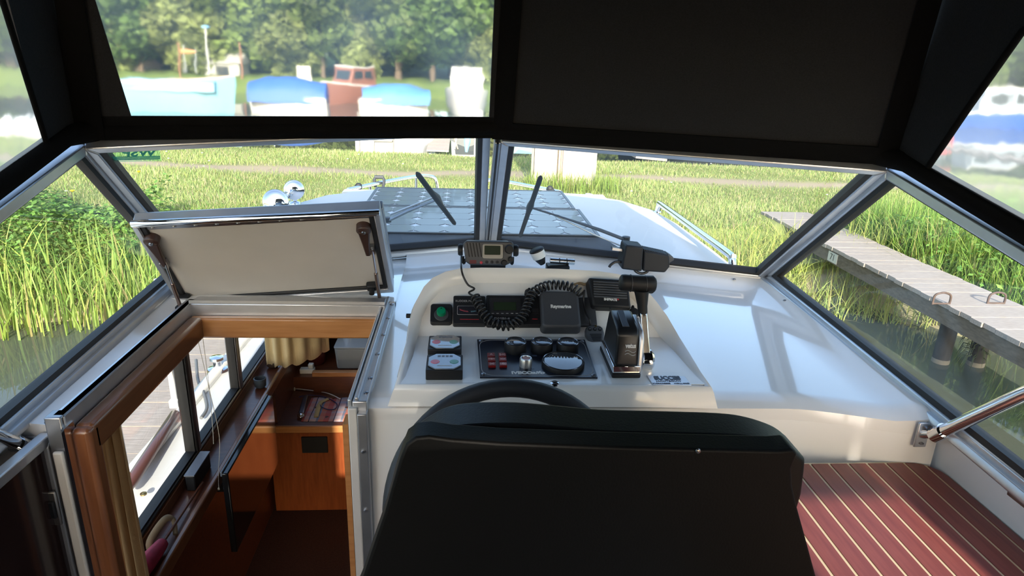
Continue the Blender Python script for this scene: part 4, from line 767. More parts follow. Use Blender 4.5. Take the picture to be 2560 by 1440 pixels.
for t, w_, th in ((-.08, .016, .008), (.1, .017, .0085), (.5, .014, .008), (1.1, .013, .0075)):
    c = piv + V((.0, 0, 0)) + dn_*t; rings.append([c+V((sx*th, sy*w_, 0)) for sx, sy in ((-1, -1), (1, -1), (1.3, 0), (1, 1), (-1, 1), (-1.3, 0))])
m.loft(rings); m.build('lever_arm', CHR, g, smooth=40, bevel=.002)
rings = []
for t, w_, th in ((0, .013, .011), (.5, .014, .012), (1.0, .017, .016), (1.18, .018, .018)):
    c = mid.lerp(top_, t); rings.append([c+V((th*math.cos(a), w_*math.sin(a), 0)) for a in [2*math.pi*k/12 for k in range(12)]])
m = MB(); m.loft(rings); gp = m.build('lever_grip', BLK, g, smooth=50)
ga, gb = ay(1550, 706, YP+.03), ay(1637, 712, YP+.03); ga2 = ga.lerp(gb, .06)
m = MB(); m.tube([ga, ga.lerp(gb, .04), ga.lerp(gb, .12), ga.lerp(gb, .3), ga.lerp(gb, .75), ga.lerp(gb, .93), gb], [.014, .0185, .0195, .019, .020, .021, .016], 14); m.build('handle_bar', BLK, g, smooth=45)
for t in (.30, .72):
    c = ga.lerp(gb, t); m = MB(); m.tube([c-V((.0008, 0, 0)), c+V((.0008, 0, 0))], .0205, 14); m.build('grip_ring', CHA, gp)
# --- builder's plate
p4_ = [PL.hit(*p, .002) for p in ((1632, 962), (1729, 963), (1712, 940), (1617, 938))]
g = thing('builder_plate', 'white builder plate with dark lettering at the corner of the console', 'plate', PL.pt(*PL.hit(1675, 952), 0))
m = MB(); m.prism(p4_, 0, .002, PL.M); m.build('plate', mat('plate_silver', (.62, .65, .70), .3, metal=.3), g, bevel=.001)
NVP = mat('navy_print', (.02, .03, .06), .5)
lettering('SUCCES', PL, 1668, 945.5, .002, .022, g, NVP, bold=.0012, width=.060); lettering('JACHTBOUW', PL, 1672, 953, .002, .0085, g, NVP, width=.058); lettering('MARKNESSE    HOLLAND', PL, 1678, 959, .002, .0075, g, NVP, width=.082)
# --- small clamp lamp on top of the console
YL = 1.79; g = thing('clamp_mount', 'small black and white clamp mount with steel tube behind the console', 'mount', ay(1395, 668, YL))
zt = ay(1395, 668, YL).z
m = MB(); a, b = ay(1366, 664, YL), ay(1422, 664, YL); m.box(a.x, b.x, YL-.02, YL+.02, a.z-.06, a.z+.004); m.build('mount_base', BLK, g, bevel=.003)
a, b = ay(1375, 651, YL), ay(1436, 655, YL); m = MB(); m.tube([a, b], .0085, 14); t_ = m.build('steel_tube', mat('satin_tube', (.6, .61, .62), .25, metal=1), g, smooth=50)
for t in (.38, .68): c = a.lerp(b, t); m = MB(); m.tube([c-V((.0012, 0, 0)), c+V((.0012, 0, 0))], .0088, 14); m.build('tube_ring', BLK, t_)
a, b, c = ay(1357, 660, YL), ay(1347, 640, YL), ay(1341, 624, YL)
m = MB(); m.tube([a, a.lerp(b, .5), b], [.008, .014, .018], 16); m.build('neck', BLK, g, smooth=50)
m = MB(); m.tube([b.lerp(a, .2), c.lerp(b, .15)], [.019, .021], 20); m.build('white_collar', WHT, g, smooth=40)
m = MB(); m.tube([c.lerp(b, .2), c, c+(c-b)*.12], [.0215, .021, .018], 20); m.build('cap', BLK, g, smooth=40)
# --- wiper motor inside, lower right of windscreen
YM = 2.13; g = thing('wiper_motor', 'black boxed wiper motor mounted low on the right windscreen', 'wiper motor', ay(1600, 672, YM))
q = lambda *P_: [(ay(x, y, YM).x, ay(x, y, YM).z) for x, y in P_]
def xz(nm, poly, y0, y1, mt, par=g, **k): m = MB(); M_ = Matrix(((1, 0, 0, 0), (0, 0, -1, 0), (0, 1, 0, 0), (0, 0, 0, 1))); m.prism(poly, -y1, -y0, M_); return m.build(nm, mt, par, **k)
xz('gear_case', q((1549, 667), (1600, 673), (1604, 612), (1560, 607), (1553, 640)), YM-.03, YM+.045, BLK, bevel=.006)
xz('motor_cover', q((1602, 673), (1658, 677), (1670, 662), (1668, 633), (1605, 622)), YM-.025, YM+.04, BLK, bevel=.006)
xz('end_cap', q((1668, 658), (1676, 652), (1684, 647), (1680, 640), (1666, 631)), YM-.015, YM+.03, CHA, bevel=.004)
xz('shaft_stub', q((1530, 625), (1555, 628), (1555, 622), (1531, 618)), YM-.004, YM+.02, SCREW)
for k in range(14):
    x = 1608+k*4.2; a = ay(x, 622.5+k*.9, YM); m = MB(); m.box(a.x-.0016, a.x+.0016, YM-.02, YM+.035, a.z-.002, a.z+.0035); m.build('cooling_fin', BLK, g)
m = MB(); m.tube(catmull([ay(x, y, YM-.005) for x, y in ((1552, 655), (1538, 655), (1527, 662), (1523, 668))], 6), .005, 8); m.build('motor_cable', CORD, g, smooth=60)
m = MB(); m.tube(catmull([ay(x, y, YM-.01) for x, y in ((1585, 672), (1592, 680), (1605, 684), (1617, 680), (1621, 673))], 6), .005, 8); m.build('motor_cable', CORD, g, smooth=60)
c = ay(1522, 672, YM-.005); m = MB(); m.lathe([(.018, 0), (.015, .008), (.008, .012), (.001, .013)], 12, Matrix.Translation((c.x, c.y, 2.205))); m.build('cable_gland', CHA, g, smooth=40)
# ------------------------------------------------------------------ windscreen wipers outside the glass
def wiper(lab, PW, blade, arm, knuckle, o_=-.030, two=True):
    e = thing('wiper', lab, 'wiper', PW.pt(*PW.hit(*arm[0], o_), o_)); h = lambda x, y, w_=o_: PW.pt(*PW.hit(x, y, w_), w_)
    a, b = h(*blade[0], -.012), h(*blade[1], -.012); n = PW.n
    m = MB(); m.tube([a, a.lerp(b, .03), a.lerp(b, .5), a.lerp(b, .97), b], [.004, .0085, .009, .0075, .003], 8); m.build('rubber_blade', BLK, e, smooth=50)
    c = a.lerp(b, .5); m = MB(); m.tube([a.lerp(b, .36)-n*.008, c-n*.013, a.lerp(b, .64)-n*.008], [.006, .013, .006], 8); m.build('blade_bridge', CHA, e, smooth=50)
    p = [h(*q_) for q_ in arm]; m = MB(); m.tube(p, [.0105]*2 + [.006]*(len(p)-2) if len(p) > 2 else .005, 8, flat=.6); m.build('wiper_arm', ALUD if two else CHA, e, smooth=50)
    if two: m = MB(); m.tube([p[0]+V((.01, 0, .022)), p[-1]+V((.0, 0, .012))], .0035, 8); m.build('link_arm', ALU, e, smooth=50)
    else: m = MB(); m.tube([p[0]+V((-.02, 0, -.02)), p[1]+V((-.03, 0, -.012)), p[-1]+V((.05, 0, -.01))], .003, 8); m.build('link_arm', ALU, e, smooth=50)
    m = MB(); m.lathe([(.014, -.004), (.014, .012), (.001, .014)], 12, Matrix.Translation(p[0])); m.build('pivot', CHA, e, smooth=50)
    return e
wiper('dark wiper on the left windscreen pane', W2, ((1042, 432), (1138, 561)), ((968, 552), (1020, 527), (1090, 500)), None)
wiper('dark wiper with a folded arm on the right windscreen pane', W3, ((1352, 441), (1300, 592)), ((1565, 600), (1500, 575), (1420, 548), (1325, 518)), None, two=False)
# sticker on the port pane, its print facing outwards
st_ = thing('pane_sticker', 'teal sticker with mirrored letters at the top left of the windscreen', 'sticker', W2.pt(*W2.hit(322, 382)))
TEAL = mat('teal_print', (.04, .42, .34), .6); u, v = W2.hit(345, 383, .004)
text('WSP', .036, W2.at(u, v, .004), flip=True, bold=.001, shear=-.2, width=.075).build('lettering', TEAL, st_)
for k in range(3):
    u, v = W2.hit(328, 392+k*3.2, .004); m = MB(); m.box(-.062, .062, -.0016, .0016, 0, .0005, W2.at(u, v, .004)); m.build('stripe', TEAL, st_)
u, v = W2.hit(326, 387, .004); m = MB(); m.box(-.064, .064, -.028, .028, -.0004, 0, W2.at(u, v, .0035)); m.build('film', glass('pale_film', (.75, .93, .88)), st_)
# ------------------------------------------------------------------ steering wheel and helm chair
wh = thing('steering_wheel', 'black steering wheel in front of the console', 'steering wheel', (.1, 1.06, 2.1))
WT = math.radians(30); WC = V((.095, 1.0, 2.14)); WR = .213
wm = Matrix.Translation(WC) @ Matrix.Rotation(math.pi/2-WT, 4, 'X')
m = MB(); m.tube([wm @ V((WR*math.cos(a), WR*math.sin(a), 0)) for a in [2*math.pi*k/72 for k in range(72)]], .0175, 14, closed=True); m.build('rim', mat('wheel_rubber', (.022, .023, .026), .5, bump=.05, bs=500), wh, smooth=70)
for a in (math.radians(52), math.radians(128), math.radians(270)):
    m = MB(); m.bar(wm @ V((.03*math.cos(a), .03*math.sin(a), -.02)), wm @ V((WR*math.cos(a), WR*math.sin(a), 0)), .035, .012, wm.to_3x3() @ V((0, 0, 1))); m.build('spoke', BLK, wh, bevel=.004)
m = MB(); m.lathe([(.05, -.04), (.055, -.01), (.045, .0), (.001, .004)], 24, wm); m.build('hub', BLK, wh, smooth=50)
m = MB(); m.tube([WC + (wm.to_3x3() @ V((0, 0, -.03))), V((.098, 1.29, 2.05))], .03, 14); m.build('column', BLK, wh, smooth=50)
ch = thing('helm_chair', 'black helm chair seen from behind in front of the wheel', 'chair', (.19, .75, 1.24))
CHM = mat('chair_vinyl', (.007, .0068, .0066), .45, bump=.06, bs=250, spec=.25); CHS = mat('chair_shell', (.005, .0049, .0047), .5, bump=.05, bs=300, spec=.15)
YC = .72
back = [ay(x, y, YC+.02) for x, y in ((880, 1500), (905, 1440), (940, 1335), (965, 1262), (985, 1190), (1002, 1130), (1018, 1090), (1042, 1073), (1075, 1070), (1130, 1078), (1250, 1087), (1500, 1096), (1750, 1103), (1930, 1107), (1968, 1104), (1977, 1112), (1972, 1125), (1962, 1150), (1964, 1190), (1975, 1240), (2000, 1330), (2030, 1440), (2050, 1510))]
back = [back[0]+V((.02, 0, -.22)) if False else p for p in back]
bl = [V((back[0].x+.02, 0, 2.0)), V((back[-1].x-.02, 0, 2.0))]
poly = [(p.x, p.z) for p in back] + [(back[-1].x-.03, 2.03), (back[0].x+.03, 2.03)]
def xz2(nm, poly, y0, y1, mt, par, lean=0, shrink=1.0, **k):
    cx_ = sum(p[0] for p in poly)/len(poly); cz = sum(p[1] for p in poly)/len(poly); m = MB()
    m.loft([[V((x, y0+lean*(z-2.3), z)) for x, z in poly], [V((cx_+(x-cx_)*shrink, y1+lean*(z-2.3), cz+(z-cz)*shrink)) for x, z in poly]]); return m.build(nm, mt, par, **k)
xz2('backrest_shell', poly, YC, YC+.04, CHS, ch, lean=-.0, bevel=.012, seg=3)
# slightly dished rear face: a raised border along both edges
for e_ in ([back[i] for i in range(0, 7)], [back[i] for i in range(17, 23)]):
    m = MB(); s_ = 1 if e_[0].x < 0 else -1; m.tube(catmull([p+V((s_*.018, -.002, 0)) for p in e_], 4), .007, 8, flat=.5); m.build('edge_bead', CHS, ch, smooth=60)
YB = .765
top = [ay(x, y, YB+.058) for x, y in ((985, 1180), (1010, 1105), (1040, 1070), (1075, 1044), (1120, 1022), (1180, 1012), (1290, 1011), (1400, 1020), (1500, 1029), (1650, 1033), (1800, 1038), (1870, 1048), (1930, 1068), (1960, 1088), (1968, 1105), (1960, 1180))]
poly = [(p.x, p.z) for p in catmull([V((p.x, p.z, 0)) for p in top], 4)]; poly = [(p[0], p[1]) for p in [(q_[0], q_[1]) for q_ in [(v_.x, v_.y) for v_ in catmull([V((p.x, p.z, 0)) for p in top], 4)]]]
xz2('backrest_cushion', poly + [(top[-1].x-.02, 2.05), (top[0].x+.02, 2.05)], YB, YB+.07, CHM, ch, bevel=.02, seg=4)
m = MB(); m.prism(rrect(-.08, .47, .78, 1.0, .05), 1.93, 2.03); m.build('seat_cushion', CHM, ch, bevel=.02, seg=3)
m = MB(); m.lathe([(.2, 0), (.2, .015), (.05, .03), (.04, .69), (.1, .70)], 24, Matrix.Translation((.19, .87, 1.24))); m.build('pedestal', ALUD, ch, smooth=40)
u_ = ay(1745, 1127, YC-.002); m = MB(); m.lathe([(.0035, 0), (.003, .002), (.001, .0025)], 8, Matrix.Translation(u_) @ Matrix.Rotation(math.pi/2, 4, 'X')); m.build('rivet', SCREW, ch)
# ------------------------------------------------------------------ canopy support tubes at both sides
def tube_support(lab, br, pts, nrm):
    e = thing('canopy_tube', lab, 'tube', br); m = MB(); m.tube(pts, .0135, 14); m.build('tube', CHR, e, smooth=60)
    m = MB(); m.bar(br+V((0, -.003, -.03)), br+V((0, -.003, .03)), .028, .005, nrm); p_ = m.build('bracket_plate', ALU, e, bevel=.002)
    screws(p_, [br+V((0, -.007, .02)), br+V((0, -.007, -.02))])
    d = (pts[1]-pts[0]).normalized(); m = MB(); m.tube([br+V((0, 0, 0)), pts[0]+d*.012], [.010, .012], 12); m.tube([pts[0]+d*.004, pts[0]+d*.04], .0165, 14); m.build('end_fitting', CHR, e, smooth=50)
b0 = ay(2303, 1085, 1.192); tube_support('chrome canopy tube on the right wall above the planked locker', b0, [b0+V((.012, -.02, .008)), ax(2560, 985, 1.0), ax(2560, 985, 1.0)+(ax(2560, 985, 1.0)-b0)*2.2], (0, -1, 0))
b1 = V((-.855, 1.213, 2.135)); tube_support('chrome canopy tube at the far left beside the open door', b1, [b1+V((.004, -.014, .008)), b1+V((.0, -.08, .08)), b1+V((0, -.5, .5))], (0, -1, 0))
# ================================================================== ON THE COACHROOF
CELL = mat('solar_cell', (.12, .125, .135), .3, coat=.2, var=.10, vs_=3); PFR = mat('panel_frame', (.16, .17, .18), .4, metal=.6); PBK = mat('panel_back_white', (.70, .72, .74), .3)
def solar(lab, x0, x1, y0, y1, nx, ny, z=2.262):
    e = thing('solar_panel', lab, 'solar panel', ((x0+x1)/2, (y0+y1)/2, 2.19), group='solar panels on the coachroof'); f = .012
    m = MB(); m.box(x0, x1, y0, y1, z-.03, z-.003); m.build('backing_sheet', PBK, e)
    for a, b, c, d in ((x0, x1, y0, y0+f), (x0, x1, y1-f, y1), (x0, x0+f, y0+f, y1-f), (x1-f, x1, y0+f, y1-f)):
        m = MB(); m.box(a, b, c, d, z-.035, z+.001); m.build('frame_bar', PFR, e)
    pw, ph_ = (x1-x0-2*f-.008)/nx, (y1-y0-2*f-.006)/ny; k = .2; hx, hy = pw/2-.0012, ph_/2-.0012; cc = .024
    base = None
    for i in range(nx):
        for j in range(ny):
            c = V((x0+f+.004+pw*(i+.5), y0+f+.003+ph_*(j+.5), z-.003))
            if base is None:
                m = MB(); m.prism([(c.x+px*hx-(cc if q else 0)*px, c.y+py*hy-(0 if q else cc)*py) for px, py, q in ((1, -1, 1), (1, -1, 0), (1, 1, 0), (1, 1, 1), (-1, 1, 1), (-1, 1, 0), (-1, -1, 0), (-1, -1, 1))][::-1], z-.003, z-.0005); 
                base = m.build('solar_cell', CELL, e); b0_ = c
            else: dup(base, c-b0_, e)
    for cx_, cy in ((x0+.05, y0+.03), (x1-.05, y0+.03), (x0+.05, y1-.03), (x1-.05, y1-.03)):
        m = MB(); m.box(cx_-.03, cx_+.03, cy-.02, cy+.02, 2.183, z-.03); m.build('foot', PFR, e)
solar('solar panel nearest the windscreen', -.445, .552, 2.528, 3.02, 8, 4); solar('farther solar panel at the front of the coachroof', -.445, .535, 3.034, 3.484, 8, 4)
m = MB(); m.loft([[V((x0, 2.53, 2.255)), V((x0-.0, 2.53, 2.25)), V((x1, y, 2.187)), V((x1, y, 2.193))] for x0, x1, y in ((-.45, -.60, 2.28), (.1, .1, 2.47), (.56, .72, 2.30))]); o = m.build('spoiler_skirt', mat('dark_grey_skirt', (.06, .068, .075), .5, var=.15, vs_=12)); tag(o, 'dark grey sloping skirt along the near edge of the solar panel', 'panel')
CH2 = CHR
def lamp(lab, c, r, aim):
    e = thing('deck_horn', lab, 'horn', (c.x, c.y+.03, 2.185), group='chrome horns on the coachroof')
    q = V(aim).normalized().to_track_quat('Z', 'Y').to_matrix().to_4x4(); M_ = Matrix.Translation(c) @ q
    m = MB(); m.lathe([(.012, -.16), (.016, -.10), (.024, -.06), (r*.75, -.02), (r, 0), (r*1.02, .004), (r*.98, .006), (r*.7, .016), (r*.3, .022), (.001, .023)], 32, M_); m.build('bell', CH2, e, smooth=60)
    m = MB(); m.lathe([(r*1.0, .001), (r*1.05, .004), (r*1.0, .008)], 32, M_); m.build('bell_ring', CH2, e, smooth=60)
    b_ = M_ @ V((0, 0, -.09)); m = MB(); m.tube([b_, V((b_.x, b_.y, 2.20))], .012, 10); m.build('post', CH2, e, smooth=60)
    m = MB(); m.lathe([(.03, 0), (.028, .008), (.014, .014), (.001, .016)], 14, Matrix.Translation((b_.x, b_.y, 2.184))); m.build('foot', CH2, e, smooth=60)
lamp('larger chrome horn, the nearer of two, left of the solar panels', ay(689, 505, 3.1), .056, (.1, -1, .25)); lamp('smaller chrome horn, the farther of two, left of the solar panels', ay(735, 475, 3.3), .047, (.25, -1, .1))
def grab(lab, p0, p1, h=.05):
    e = thing('grab_rail', lab, 'grab rail', ((p0+p1)/2).to_tuple()); P_ = [p0+V((0, 0, 0)), p0+V((0, (p1-p0).y*.02, h*.8)), p0.lerp(p1, .06)+V((0, 0, h)), p0.lerp(p1, .5)+V((0, 0, h)), p0.lerp(p1, .94)+V((0, 0, h)), p1-V((0, (p1-p0).y*.02, -h*.8)), p1]
    m = MB(); m.tube(catmull(P_, 5), .015, 10); m.build('rail', CHR, e, smooth=60)
    for p in (p0, p1): m = MB(); m.lathe([(.022, 0), (.02, .006), (.001, .008)], 14, Matrix.Translation(p)); m.build('rail_foot', CHR, e, smooth=60)
grab('chrome grab rail along the right edge of the coachroof', V((1.03, 2.33, 2.184)), V((1.03, 3.36, 2.184))); grab('chrome grab rail on the left edge of the coachroof behind the horns', V((-.87, 2.4, 2.184)), V((-.87, 3.3, 2.184)))
# bow rail
br = thing('bow_rail', 'chrome tubular rail around the bow beyond the coachroof', 'rail', (0, 5.5, 1.5))
for pts in ([(870, 474, 5.0), (950, 457, 5.4), (1040, 441, 5.9), (1072, 440, 6.1), (1088, 447, 6.15), (1094, 470, 6.15)], [(1196, 470, 6.15), (1200, 455, 6.15), (1215, 450, 6.1), (1260, 453, 5.9), (1330, 466, 5.5), (1400, 480, 5.1)]):
    P_ = catmull([ay(x, y, Y) for x, y, Y in pts], 6); m = MB(); m.tube(P_, .0155, 10); m.build('rail_tube', CHR, br, smooth=60)
for x, y, Y in ((925, 463, 5.3), (1040, 441, 5.9), (1094, 468, 6.15), (1196, 468, 6.15), (1395, 478, 5.1)):
    p = ay(x, y, Y); m = MB(); m.tube([p, V((p.x, p.y, 1.45))], .013, 8); m.build('stanchion', CHR, br, smooth=60)
for x, y, Y in ((896, 467, 5.15), (1375, 474, 5.2)):
    p = ay(x, y, Y); m = MB(); m.lathe([(.02, -.02), (.03, -.012), (.03, .012), (.02, .02)], 12, Matrix.Translation(p) @ Matrix.Rotation(math.pi/2, 4, 'X')); m.build('rubber_clamp', BLK, br, smooth=50)
p = ay(948, 452, 5.4); fl_ = thing('anchor_roller', 'dark fitting clamped to the bow rail left of the solar panel', 'fitting', p)
for dx in (-.03, .03): m = MB(); m.tube(catmull([p+V((dx, 0, -.05)), p+V((dx*1.3, 0, .01)), p+V((dx*.4, 0, .035))], 4), .012, 8); m.build('hook', CHA, fl_, smooth=50)
m = MB(); m.tube([p+V((-.035, 0, .03)), p+V((.035, 0, .03))], .014, 8); m.build('roller', CHA, fl_, smooth=50)
# port side deck: stanchion rail and pole seen through the saloon windows
rl = thing('side_rail', 'white stanchions and lifeline along the port side deck', 'rail', (-1.47, 2.6, 1.3))
for x0, y0, x1, y1, Y in ((440, 830, 438, 1012, 2.92), (306, 990, 318, 1200, 2.3)):
    z0 = 1.30; p = az(x1, y1, 1.33); q_ = V((p.x, p.y, 1.95)); m = MB(); m.tube([p, q_], .0135, 10); m.build('stanchion', mat('white_steel', (.8, .8, .78), .25), rl, smooth=60)
p = az(438, 1012, 1.33); m = MB(); m.box(-.02, .02, -.02, .02, -.01, .03, Matrix.Translation(p)); m.build('stanchion_foot', WHT, rl, bevel=.004)
a, b = az(318, 1200, 1.33), az(438, 1012, 1.33); m = MB(); m.tube([V((a.x, a.y-.5, 1.62)), V((a.x, a.y, 1.62)), V((b.x, b.y, 1.62)), V((b.x+.02, b.y+1.2, 1.62))], .007, 8); m.build('lifeline', CHR, rl, smooth=60)
a, b = az(328, 1205, 1.34), az(438, 1036, 1.34); m = MB(); d = (b-a).normalized(); m.tube([a-d*.05, a, a.lerp(b, .5), b, b+d*.02], [.018, .024, .024, .023, .01], 12); o = m.build('boat_pole', mat('dark_red_wood', (.13, .05, .04), .35, coat=.3), smooth=60); tag(o, 'dark red wooden pole lying on the port side deck', 'pole')
p = az(545, 925, 1.31); e = thing('mooring_cleat', 'polished round bollard on the port side deck seen through the saloon window', 'bollard', p)
m = MB(); m.lathe([(.055, 0), (.05, .012), (.022, .02), (.02, .05), (.036, .062), (.034, .075), (.001, .08)], 20, Matrix.Translation(p)); m.build('bollard_post', CHR, e, smooth=50)
p = az(359, 1236, 1.31); m = MB(); m.lathe([(.012, 0), (.012, .005), (.006, .009), (.001, .01)], 14, Matrix.Translation(p)); tag(m.build('deck_filler', mat('brass', (.5, .36, .15), .3, metal=1), smooth=40), 'small brass filler cap on the port side deck', 'cap')
m = MB(); m.tube(catmull([az(x, y, 1.32) for x, y in ((490, 900), (495, 950), (510, 985), (517, 1020), (503, 1045))], 5), .008, 8); tag(m.build('hose', mat('grey_hose', (.15, .155, .16), .5), smooth=60), 'grey hose curling on the port side deck', 'hose')
# ================================================================== OUTDOORS
def H(x, y):
    ye = 7.05 + .08*np.sin(x*1.7) + .05*np.sin(x*4.1) + .13*np.clip(x+2, 0, 8) - 3.4/(1+np.exp(-(x-6.1)*3))
    d = y-ye; s_ = np.clip(d/1.5, 0, 1); h = -.25 + .95*np.sqrt(s_)*(.75+.25*s_)
    far = 1/(1+np.exp((y-17.75+.10*x)*3.0))
    h = np.where(d < 0, -.25+d*.15, h)
    return np.where(y > 15, -.6+(h+.6)*far, h) + .02*np.sin(x*2.3+y)*np.cos(y*1.9)*s_
def grid(name, xs, ys, zf, mt, kind='structure'):
    X, Y = np.meshgrid(xs, ys, indexing='ij'); Z = zf(X, Y); n, k = X.shape
    v = np.stack([X, Y, Z], -1).reshape(-1, 3); i = np.arange((n-1)*(k-1)); a = (i//(k-1))*k + i % (k-1)
    me = bpy.data.meshes.new(name); me.from_pydata(v.tolist(), [], np.stack([a, a+k, a+k+1, a+1], -1).tolist())
    me.polygons.foreach_set('use_smooth', [True]*len(me.polygons)); o = bpy.data.objects.new(name, me); COL.objects.link(o); me.materials.append(mt); WP[o.name] = V(); tag(o, kind=kind); return o
def ground_mat():
    m = bpy.data.materials.new('bank_soil_and_turf'); m.use_nodes = True; t = m.node_tree; b = t.nodes['Principled BSDF']; b.inputs['Roughness'].default_value = .95; b.inputs['Specular IOR Level'].default_value = .1; N = t.nodes.new; L = t.links.new
    g = N('ShaderNodeNewGeometry'); nz = N('ShaderNodeTexNoise'); nz.inputs['Scale'].default_value = 1.2; nz.inputs['Detail'].default_value = 6; L(g.outputs['Position'], nz.inputs['Vector'])
    cr = N('ShaderNodeValToRGB'); e = cr.color_ramp.elements; e[0].position = .3; e[0].color = (.16, .2, .06, 1); e[1].position = .7; e[1].color = (.25, .28, .1, 1); L(nz.outputs['Fac'], cr.inputs[0])
    at_ = N('ShaderNodeAttribute'); at_.attribute_name = 'soil'; mx = N('ShaderNodeMix'); mx.data_type = 'RGBA'; L(at_.outputs['Fac'], mx.inputs[0]); L(cr.outputs[0], mx.inputs[6]); mx.inputs[7].default_value = (.34, .28, .20, 1); L(mx.outputs[2], b.inputs['Base Color'])
    return m
def path_w(x, y):      # the worn footpath across the meadow
    yc = 13.75 - .035*(x+1) + .18*np.sin(x*.6) + .1*np.sin(x*1.7+1)
    return np.exp(-((y-yc)/(.42+.1*np.sin(x*1.3)))**2)
gx, gy = np.linspace(-34, 34, 260), np.concatenate([np.linspace(2, 11, 90), np.linspace(11.1, 22, 120)])
gr = grid('ground', gx, gy, H, ground_mat()); X, Y = np.meshgrid(gx, gy, indexing='ij'); at_ = gr.data.attributes.new('soil', 'FLOAT', 'POINT')
at_.data.foreach_set('value', np.clip(path_w(X, Y)*1.1 + np.where(H(X, Y) < .25, .75, 0), 0, 1).reshape(-1).astype(np.float32))
def water_mat():
    m = bpy.data.materials.new('canal_water'); m.use_nodes = True; t = m.node_tree; b = t.nodes['Principled BSDF']; N = t.nodes.new; L = t.links.new
    b.inputs['Base Color'].default_value = (.07, .08, .058, 1); b.inputs['Roughness'].default_value = .02; b.inputs['IOR'].default_value = 1.33
    g = N('ShaderNodeNewGeometry'); mp = N('ShaderNodeMapping'); mp.inputs['Scale'].default_value = (1.2, 2.2, 1); L(g.outputs['Position'], mp.inputs[0]); nz = N('ShaderNodeTexNoise'); nz.inputs['Scale'].default_value = .8; nz.inputs['Detail'].default_value = 1; L(mp.outputs[0], nz.inputs['Vector'])
    bp = N('ShaderNodeBump'); bp.inputs['Strength'].default_value = 0; return m
m = MB(); m.box(-90, 120, -25, 130, -.35, 0.0); o = m.build('canal_water', water_mat()); tag(o, 'calm green canal water around the boats', 'water', kind='stuff')
# far bank
FBM = mat('far_bank_turf', (.10, .15, .035), .95, col2=(.16, .20, .055), vs_=.6, spec=.1)
fbk = grid('far_bank', np.linspace(-90, 120, 90), np.concatenate([np.linspace(52, 62, 14), np.linspace(64, 130, 20)]), lambda X, Y: -.4 + 1.5*np.clip((Y-53.5-.0*X)/4, 0, 1)+.03*np.clip(Y-60, 0, 99), FBM)
# ---- grass and reeds: triangles in one mesh each
def blades(name, label, P_, hgt, wid, lean, cols, mt, curve=.4, seg=2):
    n = len(P_); a = rng.uniform(0, 2*np.pi, n); la = rng.uniform(0, 2*np.pi, n); ln = np.abs(rng.normal(0, lean, n))
    side_ = np.stack([np.cos(a), np.sin(a), np.zeros(n)], -1); ld = np.stack([np.cos(la), np.sin(la), np.zeros(n)], -1)
    rows = []
    for k in range(seg+1):
        t = k/seg; c = P_ + ld*(ln*hgt*(t**(1+curve)))[:, None] + np.array([0, 0, 1])*(hgt*(t-.25*np.minimum(ln, 1.2)*t*t))[:, None]
        ww = wid*(1-t)**.7*.5
        rows += [c-side_*ww[:, None], c+side_*ww[:, None]] if k < seg else [c]
    nv = 2*seg+1; v = np.stack(rows, 1).reshape(-1, 3)
    b = np.arange(n)*nv; tri = []
    for k in range(seg-1):
        q = 2*k; tri += [np.stack([b+q, b+q+1, b+q+3], -1), np.stack([b+q, b+q+3, b+q+2], -1)]
    tri.append(np.stack([b+nv-3, b+nv-2, b+nv-1], -1)); tri = np.concatenate(tri)
    return mesh_np(name, label, v, tri, np.repeat(cols, nv, 0), mt)
def mesh_np(name, label, v, tri, cols, mt, cat='grass', parent=None, kind='stuff'):
    me = bpy.data.meshes.new(name); nv, nt_ = len(v), len(tri); k = tri.shape[1]
    me.vertices.add(nv); me.vertices.foreach_set('co', v.astype(np.float32).reshape(-1)); me.loops.add(nt_*k); me.loops.foreach_set('vertex_index', tri.astype(np.int32).reshape(-1))
    me.polygons.add(nt_); me.polygons.foreach_set('loop_start', np.arange(0, nt_*k, k, dtype=np.int32)); me.polygons.foreach_set('use_smooth', np.ones(nt_, bool)); me.update(); me.validate()
    ca = me.color_attributes.new('tint', 'FLOAT_COLOR', 'POINT'); ca.data.foreach_set('color', np.concatenate([cols, np.ones((nv, 1))], 1).astype(np.float32).reshape(-1))
    me.materials.append(mt); o = bpy.data.objects.new(name, me); COL.objects.link(o); WP[o.name] = V()
    if parent: o.parent = parent; o.location = -WP[parent.name]
    if kind: o['kind'] = kind
    if label: tag(o, label, cat)
    return o
def leaf_mat(name, trans=.35):
    m = bpy.data.materials.new(name); m.use_nodes = True; t = m.node_tree; N = t.nodes.new; L = t.links.new; b = t.nodes['Principled BSDF']; b.inputs['Roughness'].default_value = .55; b.inputs['Specular IOR Level'].default_value = .25
    a = N('ShaderNodeVertexColor'); a.layer_name = 'tint'; L(a.outputs[0], b.inputs['Base Color']); tl = N('ShaderNodeBsdfTranslucent'); L(a.outputs[0], tl.inputs[0]); mx = N('ShaderNodeMixShader'); mx.inputs[0].default_value = trans
    L(b.outputs[0], mx.inputs[1]); L(tl.outputs[0], mx.inputs[2]); L(mx.outputs[0], t.nodes['Material Output'].inputs[0]); return m
LEAF = leaf_mat('green_leaf')
def tints(n, base, var=.25, dry=.0, drycol=(.42, .36, .16)):
    c = np.array(base)[None]*(1+rng.normal(0, var, (n, 1))) * (1+rng.normal(0, .08, (n, 3))); d = rng.random(n) < dry
    c[d] = np.array(drycol)*(1+rng.normal(0, .15, (d.sum(), 1))); return np.clip(c, .005, 1)
def scatter(n, x0, x1, y0, y1, keep=None, ypow=1.0):
    x = rng.uniform(x0, x1, n); y = y0+(y1-y0)*rng.random(n)**ypow; k = H(x, y) > .02
    if keep is not None: k &= keep(x, y)
    x, y = x[k], y[k]; return np.stack([x, y, H(x, y)-.01], -1)
